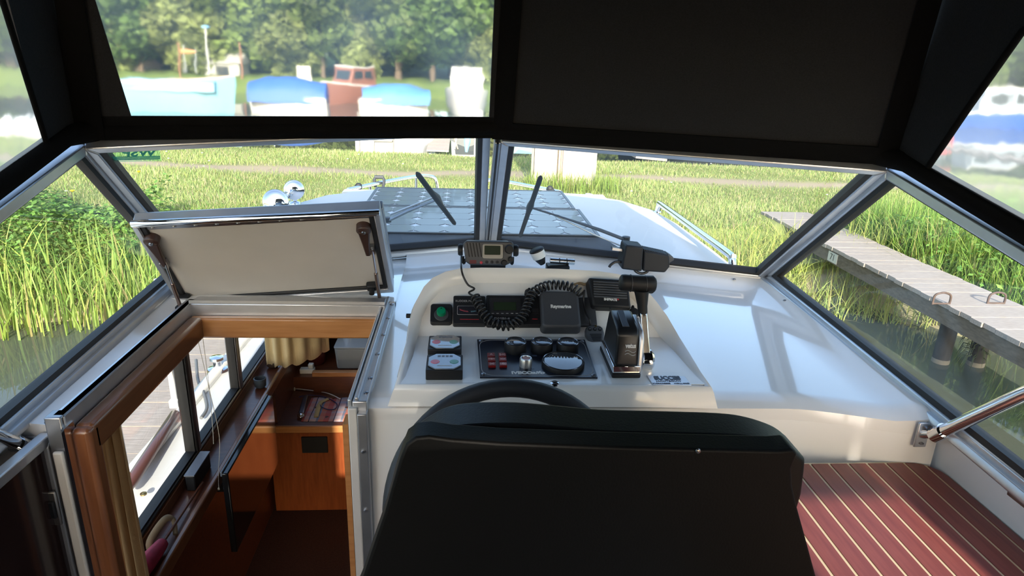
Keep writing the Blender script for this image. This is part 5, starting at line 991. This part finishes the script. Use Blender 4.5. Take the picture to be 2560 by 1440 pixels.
nj = lambda x, y: ~((x > 4.7) & (x < 5.85) & (y < 10.4))
# short meadow
P_ = scatter(260000, -14, 17, 9.3, 19.5, lambda x, y: (rng.random(len(x)) > np.minimum(path_w(x, y)*1.3, .97)) & nj(x, y) & (np.abs(x) < 2+y*.85), 1.25)
n = len(P_); clump = np.sin(P_[:, 0]*1.1+2*np.sin(P_[:, 1]*.9))*np.cos(P_[:, 1]*1.4+P_[:, 0]*.3)
c_ = tints(n, (.29, .36, .13), .14, .2, (.46, .41, .24)); c_ *= (1+.18*clump)[:, None]
blades('meadow_grass', 'short sunlit meadow grass crossed by a footpath', P_, rng.uniform(.04, .11, n)*(1+.35*clump), np.full(n, .016), .5, np.clip(c_, .01, 1), LEAF, seg=1)
# tall bank grass in front
P_ = scatter(75000, -9, 12, 6.5, 10.2, nj); d = P_[:, 1]; n = len(P_); clump = np.sin(P_[:, 0]*2.3+1.5*np.sin(P_[:, 1]*2.1))*np.cos(P_[:, 1]*2.7+P_[:, 0])
hh = rng.uniform(.18, .48, n)*(1+.35*clump)*np.clip((9.6-d)/2.2, .22, 1)*.85; c_ = tints(n, (.23, .33, .09), .2, .14, (.48, .42, .22)); c_ *= (1+.15*clump)[:, None]
blades('bank_grass', 'tall green grass along the near canal bank', P_, hh, rng.uniform(.008, .016, n), .55, np.clip(c_, .01, 1), LEAF, seg=3)
P_ = scatter(45000, 5.8, 12.5, 3.6, 9.5, nj); n = len(P_); c_ = tints(n, (.21, .34, .07), .22, .06)
blades('jetty_grass', 'lush green grass growing beside the right jetty', P_, rng.uniform(.25, .75, n), rng.uniform(.01, .02, n), .5, c_, LEAF, seg=3)
# reeds standing in the water at the left, fringe under the right jetty
def reed(name, label, n, x0, x1, y0, y1, h0, h1, wd, base=(.24, .34, .07), ln=.3):
    x = rng.uniform(x0, x1, n); y = rng.uniform(y0, y1, n)+.12*np.sin(x*3); P_ = np.stack([x, y, np.maximum(H(x, y), -.05)], -1)
    return blades(name, label, P_, rng.uniform(h0, h1, n), rng.uniform(wd*.6, wd*1.3, n), ln, tints(n, base, .2, .05), LEAF, curve=.9, seg=4)
reed('reed_clump', 'tall pale green reeds rising from the water on the left', 850, -7.8, -3.1, 6.75, 7.7, .5, 1.0, .026, (.27, .38, .09))
reed('sedge_fringe', 'drooping green sedge at the water edge under the right jetty', 2600, 1.5, 6.3, 7.2, 9.0, .25, .6, .016, (.36, .42, .12), .7)
reed('shore_sedge', 'green sedge along the bank in front of the bow', 2500, -3.2, 1.8, 6.7, 7.9, .25, .6, .014, (.3, .4, .1), .6)
# leafy weeds behind the reeds (nettles) and beside the jetty
def weeds(name, label, n, x0, x1, y0, y1, h, sz, base):
    x = rng.uniform(x0, x1, n); y = rng.uniform(y0, y1, n); g = H(x, y); k = (g > .05) & nj(x, y); x, y, g = x[k], y[k], g[k]; n = len(x)
    z = g + h*rng.random(n)**.6*(.6+.4*np.sin(x*2.2+y)); a = rng.uniform(0, 6.28, n); el = rng.uniform(-.7, .5, n); s_ = sz*rng.uniform(.6, 1.3, n)
    d = np.stack([np.cos(a)*np.cos(el), np.sin(a)*np.cos(el), np.sin(el)], -1); sd = np.stack([-np.sin(a), np.cos(a), rng.uniform(-.4, .4, n)], -1); c = np.stack([x, y, z], -1)
    v = np.stack([c, c+d*s_[:, None]*.5+sd*s_[:, None]*.28, c+d*s_[:, None], c+d*s_[:, None]*.5-sd*s_[:, None]*.28], 1).reshape(-1, 3); q = np.arange(n)[:, None]*4+np.arange(4)[None]
    return mesh_np(name, label, v, q, np.repeat(tints(n, base, .3), 4, 0), LEAF, 'weeds')
weeds('nettle_thicket', 'dark green leafy nettles behind the reeds on the left', 14000, -9, -3.9, 7.3, 9.3, .85, .085, (.17, .30, .07))
weeds('leafy_weeds', 'broad leaved green weeds on the bank beyond the right jetty', 12000, 5.9, 11.5, 4.2, 9, .6, .085, (.2, .35, .08))
# flowers: each a small bloom
def flower(name, lab, col, pts, r, grp):
    base = None
    for p in pts:
        p = V(p); g = float(H(np.array(p.x), np.array(p.y)))
        if base is None:
            m = MB(); m.lathe([(.001, 0), (r*.6, .3*r), (r, .7*r), (r*.7, r), (.001, 1.05*r)], 8, Matrix.Translation(p)); base = m.build(name, mat(name+'_petal', col, .6), smooth=60); tag(base, lab, 'flower', grp); b0_ = p
            m = MB(); m.tube([p-V((0, 0, .65)), p], .004, 4); st0 = m.build('stem', mat('stem_green', (.2, .3, .06), .7), base)
        else:
            f = dup(base, p-b0_); s_ = st0.copy(); COL.objects.link(s_); s_.parent = f
def spot(x0, x1, y0, y1, n, h):
    out = []
    while len(out) < n:
        x, y = random.uniform(x0, x1), random.uniform(y0, y1); g = float(H(np.array(x), np.array(y)))
        if g > .3: out.append((x, y, g+random.uniform(*h)))
    return out
flower('yellow_flower', 'tiny yellow buttercup in the grass at the far left', (.75, .55, .02), spot(-8.5, -4.6, 8.6, 11, 24, (.35, .6)), .03, 'buttercups at the left')
flower('white_flower', 'tiny white flower head scattered in the meadow', (.8, .8, .75), spot(-7, 8, 10, 17, 36, (.08, .16)), .022, 'white flowers in the meadow')
# ---- jetties
PLK = mat('weathered_plank', (.27, .235, .21), .85, stretch=(3, 24, 10), vs_=4, col2=(.38, .335, .30), bump=.25, bs=20); PLKD = mat('dark_beam', (.09, .075, .055), .85, stretch=(12, 2, 6), col2=(.15, .12, .09)); PILE = mat('wet_pile', (.022, .019, .016), .75, stretch=(5, 5, 2), col2=(.04, .034, .028))
def jetty(lab, x0, x1, y0, y1, z, piles, pitch=.148):
    e = thing('jetty', lab, 'jetty', ((x0+x1)/2, (y0+y1)/2, 0)); base = None; y = y0; k = 0
    while y < y1:
        dx = random.uniform(-.012, .012); dz_ = random.uniform(-.003, .004)
        if base is None: m = MB(); m.box(x0, x1, y, y+pitch-.006, z-.045, z); base = m.build('plank', PLK, e)
        else: o = dup(base, (dx, y-y0, dz_), e)
        y += pitch
    for bx in (x0+.03, x1-.11): m = MB(); m.box(bx, bx+.07, y0, y1, z-.22, z-.047); m.build('beam', PLKD, e)
    for px, py, r in piles:
        m = MB(); m.tube([(px, py, -.3), (px, py, z-.2), (px, py, z-.05)], r, 16); m.build('pile', PILE, e, smooth=50)
        m = MB(); m.lathe([(r*1.01, .0), (r*1.03, .025), (r*1.005, .05)], 16, Matrix.Translation((px, py, .0)), caps=False); m.build('algae_band', mat('grey_algae', (.19, .17, .13), .9), e, smooth=50)
    return e
JX0, JX1 = 4.88, 5.68
p1, p2 = az(2350, 905, 0), az(2437, 912, 0)
j1 = jetty('weathered wooden jetty on the right side of the boat', JX0, JX1, 3.2, 10.3, .75, [(p1.x, p1.y, .085), (p2.x, p2.y, .085), (5.0, 9.4, .08), (5.5, 9.4, .08), (5.05, 3.4, .085)])
j2 = jetty('narrow wooden jetty on the left below the saloon windows', -2.62, -1.46, -.5, 7.3, .75, [(-2.5, 6.4, .08), (-2.5, 2, .08), (-1.6, 6.4, .08)])
for x, y, lab in ((2353, 756, 'rusty iron mooring ring on the near edge of the right jetty'), (2490, 755, 'rusty iron mooring ring on the far edge of the right jetty')):
    p = az(x, y, .77); m = MB(); m.tube(catmull([p+V(q_) for q_ in ((-.09, 0, -.02), (-.085, 0, .07), (-.03, 0, .10), (.03, 0, .10), (.085, 0, .07), (.09, 0, -.02))], 5), .011, 8); o = m.build('mooring_ring', mat('rusty_iron', (.07, .045, .035), .75, var=.3, vs_=30), smooth=60); tag(o, lab, 'ring')
    m = MB(); m.tube([p+V((-.09, 0, -.012)), p+V((.09, 0, -.012))], .01, 8); m.build('ring_bar', mat('rusty_iron', (.07, .045, .035), .75), o, smooth=60)
p = ax(2088, 614, JX0+.025); m = MB(); m.box(JX0+.018, JX0+.028, p.y-.11, p.y+.11, .55, .68); o = m.build('berth_sign', mat('sign_grey', (.50, .50, .46), .6)); tag(o, 'small white berth number sign on the side of the right jetty', 'sign')
text('71', .12, Matrix.Translation((JX0+.0165, p.y, .615)) @ Matrix(((0, 0, -1, 0), (-1, 0, 0, 0), (0, 1, 0, 0), (0, 0, 0, 1))), ext=.001).build('lettering', mat('dark_print', (.05, .05, .05), .6), o)
# drooping weed on the second pile
m = MB()
for k in range(70):
    a = random.uniform(0, 6.28); z = random.uniform(.1, .5); r = .09; q_ = V((p2.x+r*math.cos(a), p2.y+r*math.sin(a), z)); m.tube([q_, q_+V((.06*math.cos(a), .06*math.sin(a), .0)), q_+V((.1*math.cos(a), .1*math.sin(a), -random.uniform(.06, .2)))], [.006, .006, .001], 3)
tag(m.build('hanging_weed', mat('dull_weed', (.08, .10, .04), .8)), 'dull green weed hanging on the second pile of the right jetty', 'weed', kind='stuff')
# ---- utility cabinet in the meadow
CONC = mat('pale_concrete', (.56, .46, .38), .85, col2=(.66, .58, .51), vs_=1.6); a, b = az(1333, 464, .66), az(1477, 477, .66); cb = thing('utility_cabinet', 'tall pale concrete service cabinet standing in the meadow', 'cabinet', (a+b)/2)
KD = Plane(a, b-a, (0, 0, 1)); W_ = (b-a).length; s_ = -1 if KD.n.y < 0 else 1
def kb(nm, u0, u1, v0, v1, w0, w1, mt, par=cb, **k): m = MB(); m.box(u0, u1, v0, v1, min(w0*s_, w1*s_), max(w0*s_, w1*s_), KD.M); return m.build(nm, mt, par, **k)
kb('door_leaf', 0, W_*.40, -.1, 2.0, 0, .06, CONC, bevel=.008); kb('door_leaf', W_*.50, W_, -.1, 2.0, -.03, .06, CONC, bevel=.008); kb('cabinet_core', .01, W_-.01, -.1, 1.98, .06, .45, CONC)
kb('conduit_panel', W_*.405, W_*.495, -.1, 2.0, .03, .06, mat('tan_panel', (.55, .42, .33), .8)); kb('gap_strip', W_*.395, W_*.412, -.1, 2.0, .0, .03, PLKD)
kb('lock_rod', W_*.455, W_*.465, 0, 1.5, .0, .03, mat('rod_grey', (.3, .26, .22), .6)); kb('lock_case', W_*.43, W_*.48, 1.08, 1.35, -.02, .03, mat('lock_iron', (.2, .17, .15), .6))
kb('shaded_side', -.06, -.01, -.1, 2.0, .0, .1, mat('grey_post', (.25, .24, .22), .8))  # dark grey strip paints the cabinet's left side as lying in shade
p_ = scatter(900, 1.2, 2.9, 11.6, 12.6); n = len(p_); blades('cabinet_tuft', 'long green grass at the foot of the concrete cabinet', p_, rng.uniform(.2, .45, n), np.full(n, .014), .35, tints(n, (.22, .3, .07), .2), LEAF, seg=2)
# ---- things along the far edge of the meadow
BW = mat('boat_white', (.66, .64, .60), .3); BBL = mat('tarp_blue', (.035, .11, .40), .6); BPB = mat('pale_blue_paint', (.18, .38, .46), .5); BBR = mat('brown_boat', (.22, .09, .06), .5); BDK = mat('boat_window', (.03, .04, .05), .1); BBK = mat('boat_black', (.02, .025, .03), .3)
def boat(lab, x, y, L_, B_, hb, ang, hullm, deck=None, cat='boat', cabin=None, tarp=None, stripe=None, z0=-.05):
    """a moored boat: hull, deck and cabin or tarpaulin; bow along +u"""
    e = thing('moored_boat', lab, cat, (x, y, 0)); M_ = Matrix.Translation((x, y, 0)) @ Matrix.Rotation(ang, 4, 'Z'); rings = []
    for t in (0, .15, .4, .65, .82, .93, 1.0):
        b = B_/2*(1 if t < .4 else max(.03, 1-((t-.4)/.6)**2.2)); u = -L_/2+L_*t; s_ = hb*(1+.25*t*t)
        rings.append([M_ @ V((u+(-.04*L_*(1-z/s_) if t > .9 else 0), yy, z)) for yy, z in ((-b, s_), (-b*.95, s_*.5), (-b*.75, z0), (b*.75, z0), (b*.95, s_*.5), (b, s_))])
    m = MB(); m.loft(rings); m.build('hull', hullm, e, smooth=40)
    m = MB(); m.loft([[r[0]+V((0, 0, .04)), r[5]+V((0, 0, .04)), r[5]-V((0, 0, .03)), r[0]-V((0, 0, .03))] for r in rings]); m.build('gunwale', stripe or BW, e)
    if cabin:
        u0, u1, hc, mt = cabin; w_ = B_*.36; pts = lambda i, h: [M_ @ V((u0*L_+i*.1, -w_+i*.05, h)), M_ @ V((u1*L_-i*.35, -w_+i*.05, h)), M_ @ V((u1*L_-i*.35, w_-i*.05, h)), M_ @ V((u0*L_+i*.1, w_-i*.05, h))]
        m = MB(); m.loft([pts(0, hb), pts(1, hb+hc)]); m.build('cabin', mt, e, bevel=.05); m = MB(); m.loft([pts(.9, hb+hc), pts(1, hb+hc+.06)]); m.build('cabin_roof', BW, e)
        for sgn in (-1, 1):
            for f0, f1 in ((.1, .45), (.52, .85)):
                m = MB(); U = lambda f: u0*L_+(u1-u0)*L_*f; m.add([M_ @ V((U(f) , sgn*(w_+.012-.05*h), hb+hc*h)) for f, h in ((f0, .35), (f1, .35), (f1-.03, .8), (f0+.02, .8))] + [M_ @ V((U(f), sgn*(w_-.03-.05*h), hb+hc*h)) for f, h in ((f0, .35), (f1, .35), (f1-.03, .8), (f0+.02, .8))], [(0, 1, 2, 3), (7, 6, 5, 4), (0, 4, 5, 1), (1, 5, 6, 2), (2, 6, 7, 3), (3, 7, 4, 0)]); m.build('side_window', BDK, e)
        m = MB(); f0 = u1*L_; m.add([M_ @ V((f0-.12+.02, -w_*.75, hb+hc*.35)), M_ @ V((f0-.12+.02, w_*.75, hb+hc*.35)), M_ @ V((f0-.28+.02, w_*.7, hb+hc*.85)), M_ @ V((f0-.28+.02, -w_*.7, hb+hc*.85)), M_ @ V((f0-.2, -w_*.75, hb+hc*.35)), M_ @ V((f0-.2, w_*.75, hb+hc*.35)), M_ @ V((f0-.36, w_*.7, hb+hc*.85)), M_ @ V((f0-.36, -w_*.7, hb+hc*.85))], [(0, 1, 2, 3), (7, 6, 5, 4), (0, 4, 5, 1), (1, 5, 6, 2), (2, 6, 7, 3), (3, 7, 4, 0)]); m.build('front_window', BDK, e)
    if tarp:
        u0, u1, ht, mt = tarp; rg = []
        for t in [i/8 for i in range(9)]:
            u = (u0+(u1-u0)*t)*L_; b = B_*.5*(.92+.1*math.sin(math.pi*t)); hh_ = hb+ht*(.55+.45*math.sin(math.pi*(.12+.76*t))); rg.append([M_ @ V((u, b*c, z)) for c, z in ((-1.03, hb*.72), (-.98, hb+.3*(hh_-hb)), (-.6, hb+.85*(hh_-hb)), (0, hh_), (.6, hb+.85*(hh_-hb)), (.98, hb+.3*(hh_-hb)), (1.03, hb*.72))])
        m = MB(); m.loft(rg, closed=True); m.build('tarpaulin', mt, e, smooth=60)
    return e
def bp(px, py, z=0.): q_ = az(px, py, z); return q_.x, q_.y
x, y = bp(432, 284); boat('long pale blue barge moored on the left of the far bank', x, y+1, 5.6, 1.9, 1.45, .05, BPB, stripe=mat('pink_trim', (.6, .42, .36), .6), cabin=None, tarp=(-.45, .35, .15, BPB))
x, y = bp(712, 283); boat('white dinghy under a blue tarpaulin, the larger of two', x, y+.8, 4.1, 1.9, .75, math.pi+.1, BW, tarp=(-.5, .46, 1.05, BBL))
x, y = bp(985, 287); boat('white dinghy under a light blue tarpaulin, the right one of two', x, y+.8, 3.9, 1.9, .75, .15, BW, tarp=(-.46, .48, .85, mat('tarp_light_blue', (.07, .20, .48), .6)))
x, y = bp(1167, 292); boat('white cabin cruiser lying bow on beside the canopy edge', x, y+2.5, 6.0, 2.5, 1.25, -math.pi/2, BW, cabin=(-.4, .18, 1.25, BW))
x, y = bp(862, 262); boat('brown wooden cabin boat between the two tarpaulin dinghies', x, y+2, 5.5, 2.2, 1.1, -math.pi/2-.5, BBR, cabin=(-.35, .15, 1.2, BBR))
x, y = bp(2440, 318); boat('dark blue motor boat with a white wheelhouse on the right', x+1, y, 7.6, 2.4, .95, .12, mat('hull_blue', (.02, .08, .34), .3), cabin=(-.25, .32, 1.5, mat('grey_cabin', (.30, .34, .40), .5)))
x, y = bp(40, 330, .4); boat('white upturned dinghy at the far left shore', x, y+1.2, 2.6, 1.4, .55, .9, BW, tarp=(-.4, .4, .25, BW))
# near row beyond the meadow
ed = thing('white_pontoon_boat', 'long white hull with upright posts beyond the meadow edge', 'boat', (-2.5, 20.5, 0)); a, b = ay(888, 376, 20.2), ay(1035, 376, 20.2)
m = MB(); m.box(a.x, b.x, 20.2, 21.6, -.1, 1.15); m.build('hull', BW, ed, bevel=.05)
for x in (898, 935, 983, 1031): q_ = ay(x, 360, 20.15); m = MB(); m.box(q_.x-.02, q_.x+.02, 20.12, 20.2, .1, 1.4); m.build('post', mat('grey_post', (.25, .24, .22), .8), ed)
m = MB(); q_ = ay(936, 352, 20.1); q2 = ay(982, 352, 20.1); m.box(q_.x, q2.x, 20.12, 20.17, q_.z-.02, q_.z+.02); m.build('rail', mat('grey_post', (.25, .24, .22), .8), ed)
q_ = ay(1052, 372, 20.0); boat('small white dinghy turned up beside the plank ramp', q_.x, 20.4, 1.6, .9, .95, 1.2, mat('grey_white', (.6, .6, .6), .4))
rp = thing('plank_ramp', 'grey wooden ramp leaning beyond the meadow beside the white hull', 'ramp', ay(1105, 374, 19.3)); NB = 7
bl_, br_, tr_, tl_ = ay(1066, 374, 19.2), ay(1122, 376, 19.2), ay(1128, 322, 21.4), ay(1081, 322, 21.4)
for k in range(NB):
    t0, t1 = k/NB, (k+.93)/NB; m = MB(); q_ = [bl_.lerp(tl_, t0), br_.lerp(tr_, t0), br_.lerp(tr_, t1), bl_.lerp(tl_, t1)]; m.add(q_+[p-V((0, 0, .05)) for p in q_], [(0, 1, 2, 3), (7, 6, 5, 4), (0, 4, 5, 1), (1, 5, 6, 2), (2, 6, 7, 3), (3, 7, 4, 0)]); m.build('plank', PLK, rp)
for i, dx in enumerate((0, .22)):
    p = ay(1137+i*8, 374, 19.6); m = MB(); m.tube([p, p+V((.1-.35*i, .25, .75))], [.05, .12], 8, flat=.4); tag(m.build('leaning_board', BW if i == 0 else mat('tan_board', (.5, .42, .3), .6)), 'pale board leaning at the right of the plank ramp' if i == 0 else 'tan board leaning at the right of the plank ramp', 'board')
p = ay(1166, 380, 19.0); o = MB().tube([p, p+V((.02, 0, .3)), p+V((.03, 0, .62))], [.04, .10, .06], 10).build('hanging_fender', mat('sky_blue', (.25, .55, .72), .5), smooth=60); tag(o, 'light blue fender hanging on a post beyond the meadow', 'fender')
p = ay(1190, 378, 19.4); m = MB(); m.box(p.x-.06, p.x+.14, 19.35, 19.5, -.1, 1.6); tag(m.build('white_post', mat('post_white', (.62, .6, .56), .7)), 'white post beside the blue fender beyond the meadow', 'post')
p = ay(1308, 386, 17.0); bxx = thing('notice_board', 'light blue board left of the concrete cabinet', 'board', p); a, b = ay(1278, 384, 17.0), ay(1334, 384, 17.0)
m = MB(); m.box(a.x, b.x, 17.0, 17.08, a.z, a.z+1.0); m.build('board_face', mat('sky_board', (.38, .66, .78), .6), bxx, bevel=.01)
for x in (a.x+.02, b.x-.06): m = MB(); m.box(x, x+.05, 17.08, 17.14, .3, a.z+.9); m.build('board_leg', mat('grey_post', (.25, .24, .22), .8), bxx)
rp = thing('landing_ramp', 'grey plank landing stage sloping to the water right of the cabinet', 'ramp', ay(1600, 394, 17.5)); bl_, br_, tr_, tl_ = ay(1590, 390, 17.6), ay(1668, 398, 17.4), ay(1600, 366, 19.8), ay(1530, 360, 19.8)
for k in range(9):
    t0, t1 = k/9, (k+.93)/9; m = MB(); q_ = [bl_.lerp(tl_, t0), br_.lerp(tr_, t0), br_.lerp(tr_, t1), bl_.lerp(tl_, t1)]; m.add(q_+[p-V((0, 0, .06)) for p in q_], [(0, 1, 2, 3), (7, 6, 5, 4), (0, 4, 5, 1), (1, 5, 6, 2), (2, 6, 7, 3), (3, 7, 4, 0)]); m.build('plank', PLK, rp)
p = ay(1690, 392, 18.6); e = boat('black open boat with white lettering right of the landing stage', p.x+.6, 19.6, 4.2, 1.6, .95, math.pi-.25, BBK, stripe=BW)
text('Smally', .3, Matrix.Translation((p.x+.0, 18.72, .62)) @ Matrix.Rotation(math.pi/2, 4, 'X'), ext=.01, shear=.3).build('lettering', WHT, e)
# ---- far bank: shed, frame, poles, sign, house roof
YF = 57.0
def fb(px, py, Y=YF): return ay(px, py, Y)
GS = mat('shed_grey', (.30, .30, .27), .8); RST = mat('rust_brown', (.25, .12, .07), .8)
a, b = fb(492, 190), fb(578, 190); e = thing('grey_shed', 'low grey shed with a pitched roof among the trees', 'shed', a); m = MB(); m.box(a.x, b.x, YF+2, YF+5, a.z-.5, a.z+1.0); m.build('shed_wall', GS, e)
m = MB(); m.loft([[V((x, YF+1.8, a.z+1.0)), V((x, YF+3.5, a.z+1.75)), V((x, YF+5.2, a.z+1.0))] for x in (a.x-.15, b.x+.15)]); m.build('shed_roof', mat('roof_grey', (.36, .35, .31), .8), e); m = MB(); m.box(a.x+1.0, a.x+1.9, YF+1.95, YF+2.02, a.z-.4, a.z+.8); m.build('shed_door', BDK, e)
e = thing('hoist_frame', 'light metal hoist frame with an orange beam on the far bank', 'hoist', fb(470, 182))
for x in (460, 487): a, b = fb(x+3, 182), fb(x-1, 112 if x == 460 else 120); m = MB(); m.tube([a, b], .05, 6); m.build('leg', ALU, e)
a, b = fb(453, 129), fb(487, 129); m = MB(); m.tube([a, b], .16, 6); m.build('beam', mat('orange_beam', (.55, .25, .10), .7), e)
for px, y0, y1, lab, top_c in ((447, 205, 106, 'rusty mooring pole left of the hoist frame', None), (515, 172, 68, 'thin mast with a blue top beside the grey shed', (.2, .45, .75)), (600, 205, 105, 'rusty mooring pole right of the grey shed', None)):
    a, b = fb(px+5, y0), fb(px, y1); m = MB(); m.tube([a-V((0, 0, .5)), b], .07, 8); o = m.build('mooring_pole', RST if top_c is None else ALU, smooth=50); tag(o, lab, 'pole')
    if top_c: m = MB(); m.lathe([(.3, 0), (.3, .12), (.05, .2)], 10, Matrix.Translation(b)); m.build('pole_top', mat('pole_blue', top_c, .5), o)
a, b = fb(745, 208, 50), fb(776, 168, 50); e = thing('sign_board', 'plain white sign board on a post between the blue dinghies', 'sign', a); m = MB(); m.box(a.x, b.x, 50, 50.06, a.z, b.z); m.build('sign_face', mat('sign_white', (.9, .85, .76), .7), e); m = MB(); m.box((a.x+b.x)/2-.05, (a.x+b.x)/2+.05, 50.06, 50.14, .0, a.z+.3); m.build('sign_post', RST, e)
a, b = fb(296, 178, 62), fb(352, 178, 62); e = thing('low_house', 'low building with a pinkish tiled roof at the left behind the bank', 'house', a); m = MB(); m.box(a.x, b.x, 62, 66, a.z-.6, a.z+.5); m.build('house_wall', mat('house_wall', (.5, .42, .34), .8), e); m = MB(); m.loft([[V((x, 61.7, a.z+.45)), V((x, 64, a.z+1.3)), V((x, 66.3, a.z+.45))] for x in (a.x-.2, b.x+.2)]); m.build('house_roof', mat('pink_roof', (.50, .38, .33), .8), e)
p = ay(2347, 400, 24); e = thing('life_buoy_post', 'post with a red and white ring buoy at the right shore', 'life buoy', p); m = MB(); m.box(p.x-.05, p.x+.05, 24, 24.1, p.z-.4, p.z+.65); m.build('post', WHT, e); m = MB(); m.tube([V((p.x+.28*math.cos(t), 23.95, p.z+.55+.28*math.sin(t))) for t in [6.2832*k/20 for k in range(20)]], .07, 8, closed=True); m.build('ring_buoy', mat('buoy_red', (.6, .06, .06), .5), e, smooth=60)
a, b = az(2370, 372, .5), az(2560, 402, .5); m = MB(); m.bar(a, b+(b-a)*.6, .9, .12); tag(m.build('far_landing_stage', PLK), 'long grey landing stage on the right before the blue boat', 'landing stage')
# ---- trees
def tree_mesh(seed, R_, Hc, n, base):
    r = np.random.default_rng(seed); nb = 22; bc = r.normal(0, 1, (nb, 3)); bc /= np.linalg.norm(bc, axis=1)[:, None]; bc *= r.uniform(.3, .85, nb)[:, None]; bc[:, :2] *= R_; bc[:, 2] *= Hc*.5; br_ = r.uniform(.28, .48, nb)*R_
    w_ = br_**2; idx = r.choice(nb, n, p=w_/w_.sum()); d = r.normal(0, 1, (n, 3)); d /= np.linalg.norm(d, axis=1)[:, None]; c = bc[idx] + d*(br_[idx]*r.uniform(.7, 1.05, n))[:, None]*np.array([1, 1, 1.15])
    a = r.uniform(0, 6.28, n); t1 = np.stack([np.cos(a), np.sin(a), r.uniform(-.6, .6, n)], -1); t2 = np.cross(t1, d); t2 /= np.linalg.norm(t2, axis=1)[:, None]+1e-6; s_ = r.uniform(.16, .40, n)[:, None]
    v = np.stack([c-t1*s_, c+t2*s_*.7, c+t1*s_, c-t2*s_*.7], 1).reshape(-1, 3); q = np.arange(n)[:, None]*4+np.arange(4)[None]
    col = np.array(base)[None]*(1+r.normal(0, .22, (n, 1)))*(1+.3*r.normal(0, 1, (nb, 1))[idx]*.5); return v, q, np.repeat(np.clip(col, .01, 1), 4, 0)
LEAF2 = leaf_mat('tree_leaf', .3); BARK = mat('bark', (.12, .085, .055), .9, stretch=(4, 4, 1)); TV = []
KINDS = [((.075, .125, .028), 'dense dark green tree in the wood behind the far bank', 3.8, 9), ((.13, .18, .04), 'light green leafy tree in the wood behind the far bank', 3.4, 8.5), ((.10, .14, .035), 'olive green tree in the wood behind the far bank', 3.2, 10), ((.16, .19, .06), 'pale green bushy shrub tree at the edge of the wood', 2.4, 5)]
for k, (bc_, lab, R_, Hc) in enumerate(KINDS):
    e = thing('tree', lab, 'tree', (0, 0, 0), 'trees behind the far bank'); v, q_, c_ = tree_mesh(40+k, R_, Hc, 5200, bc_); v = v + np.array([0, 0, Hc*.50-.3])
    fo = mesh_np('foliage', None, v, q_, c_, LEAF2, parent=e); fo['kind'] = 'stuff'
    m = MB(); m.tube(catmull([(0, 0, -.3), (.1, 0, Hc*.3), (-.1, .1, Hc*.6), (0, 0, Hc*.95)], 4), [.24-.22*i/12 for i in range(13)], 8); tr_o = m.build('trunk', BARK, e, smooth=60); TV.append((e, fo, tr_o))
spots = []
for row, (Y0, dx, x0, x1) in enumerate(((62, 2.9, -46, 78), (70, 6.2, -50, 86), (80, 8, -54, 92))):
    x = x0
    while x < x1:
        k = random.choice((0, 1, 2, 0, 1)) if row else random.choice((3, 1, 2, 3, 0)); spots.append((x+random.uniform(-1, 1), Y0+random.uniform(-1.5, 1.5)+(0 if x < 30 else (x-30)*.22), k, random.uniform(.9, 1.25)*(1 if row == 0 else 1.5 if row == 1 else 1.9))); x += dx*random.uniform(.75, 1.25)
used = set()
for x, y, k, s_ in spots:
    if 8 < x < 14.5 and y > 64 and random.random() < .6: continue
    e, fo, t_ = TV[k]; z = 1.1+.03*max(0, y-60)
    if k in used:
        e2 = e.copy(); COL.objects.link(e2)
        for c in (fo, t_): c2 = c.copy(); COL.objects.link(c2); c2.parent = e2
    else: e2 = e; used.add(k)
    e2.location = (x, y, z); e2.scale = (s_, s_, s_*random.uniform(.9, 1.2)); e2.rotation_euler = (0, 0, random.uniform(0, 6.28))
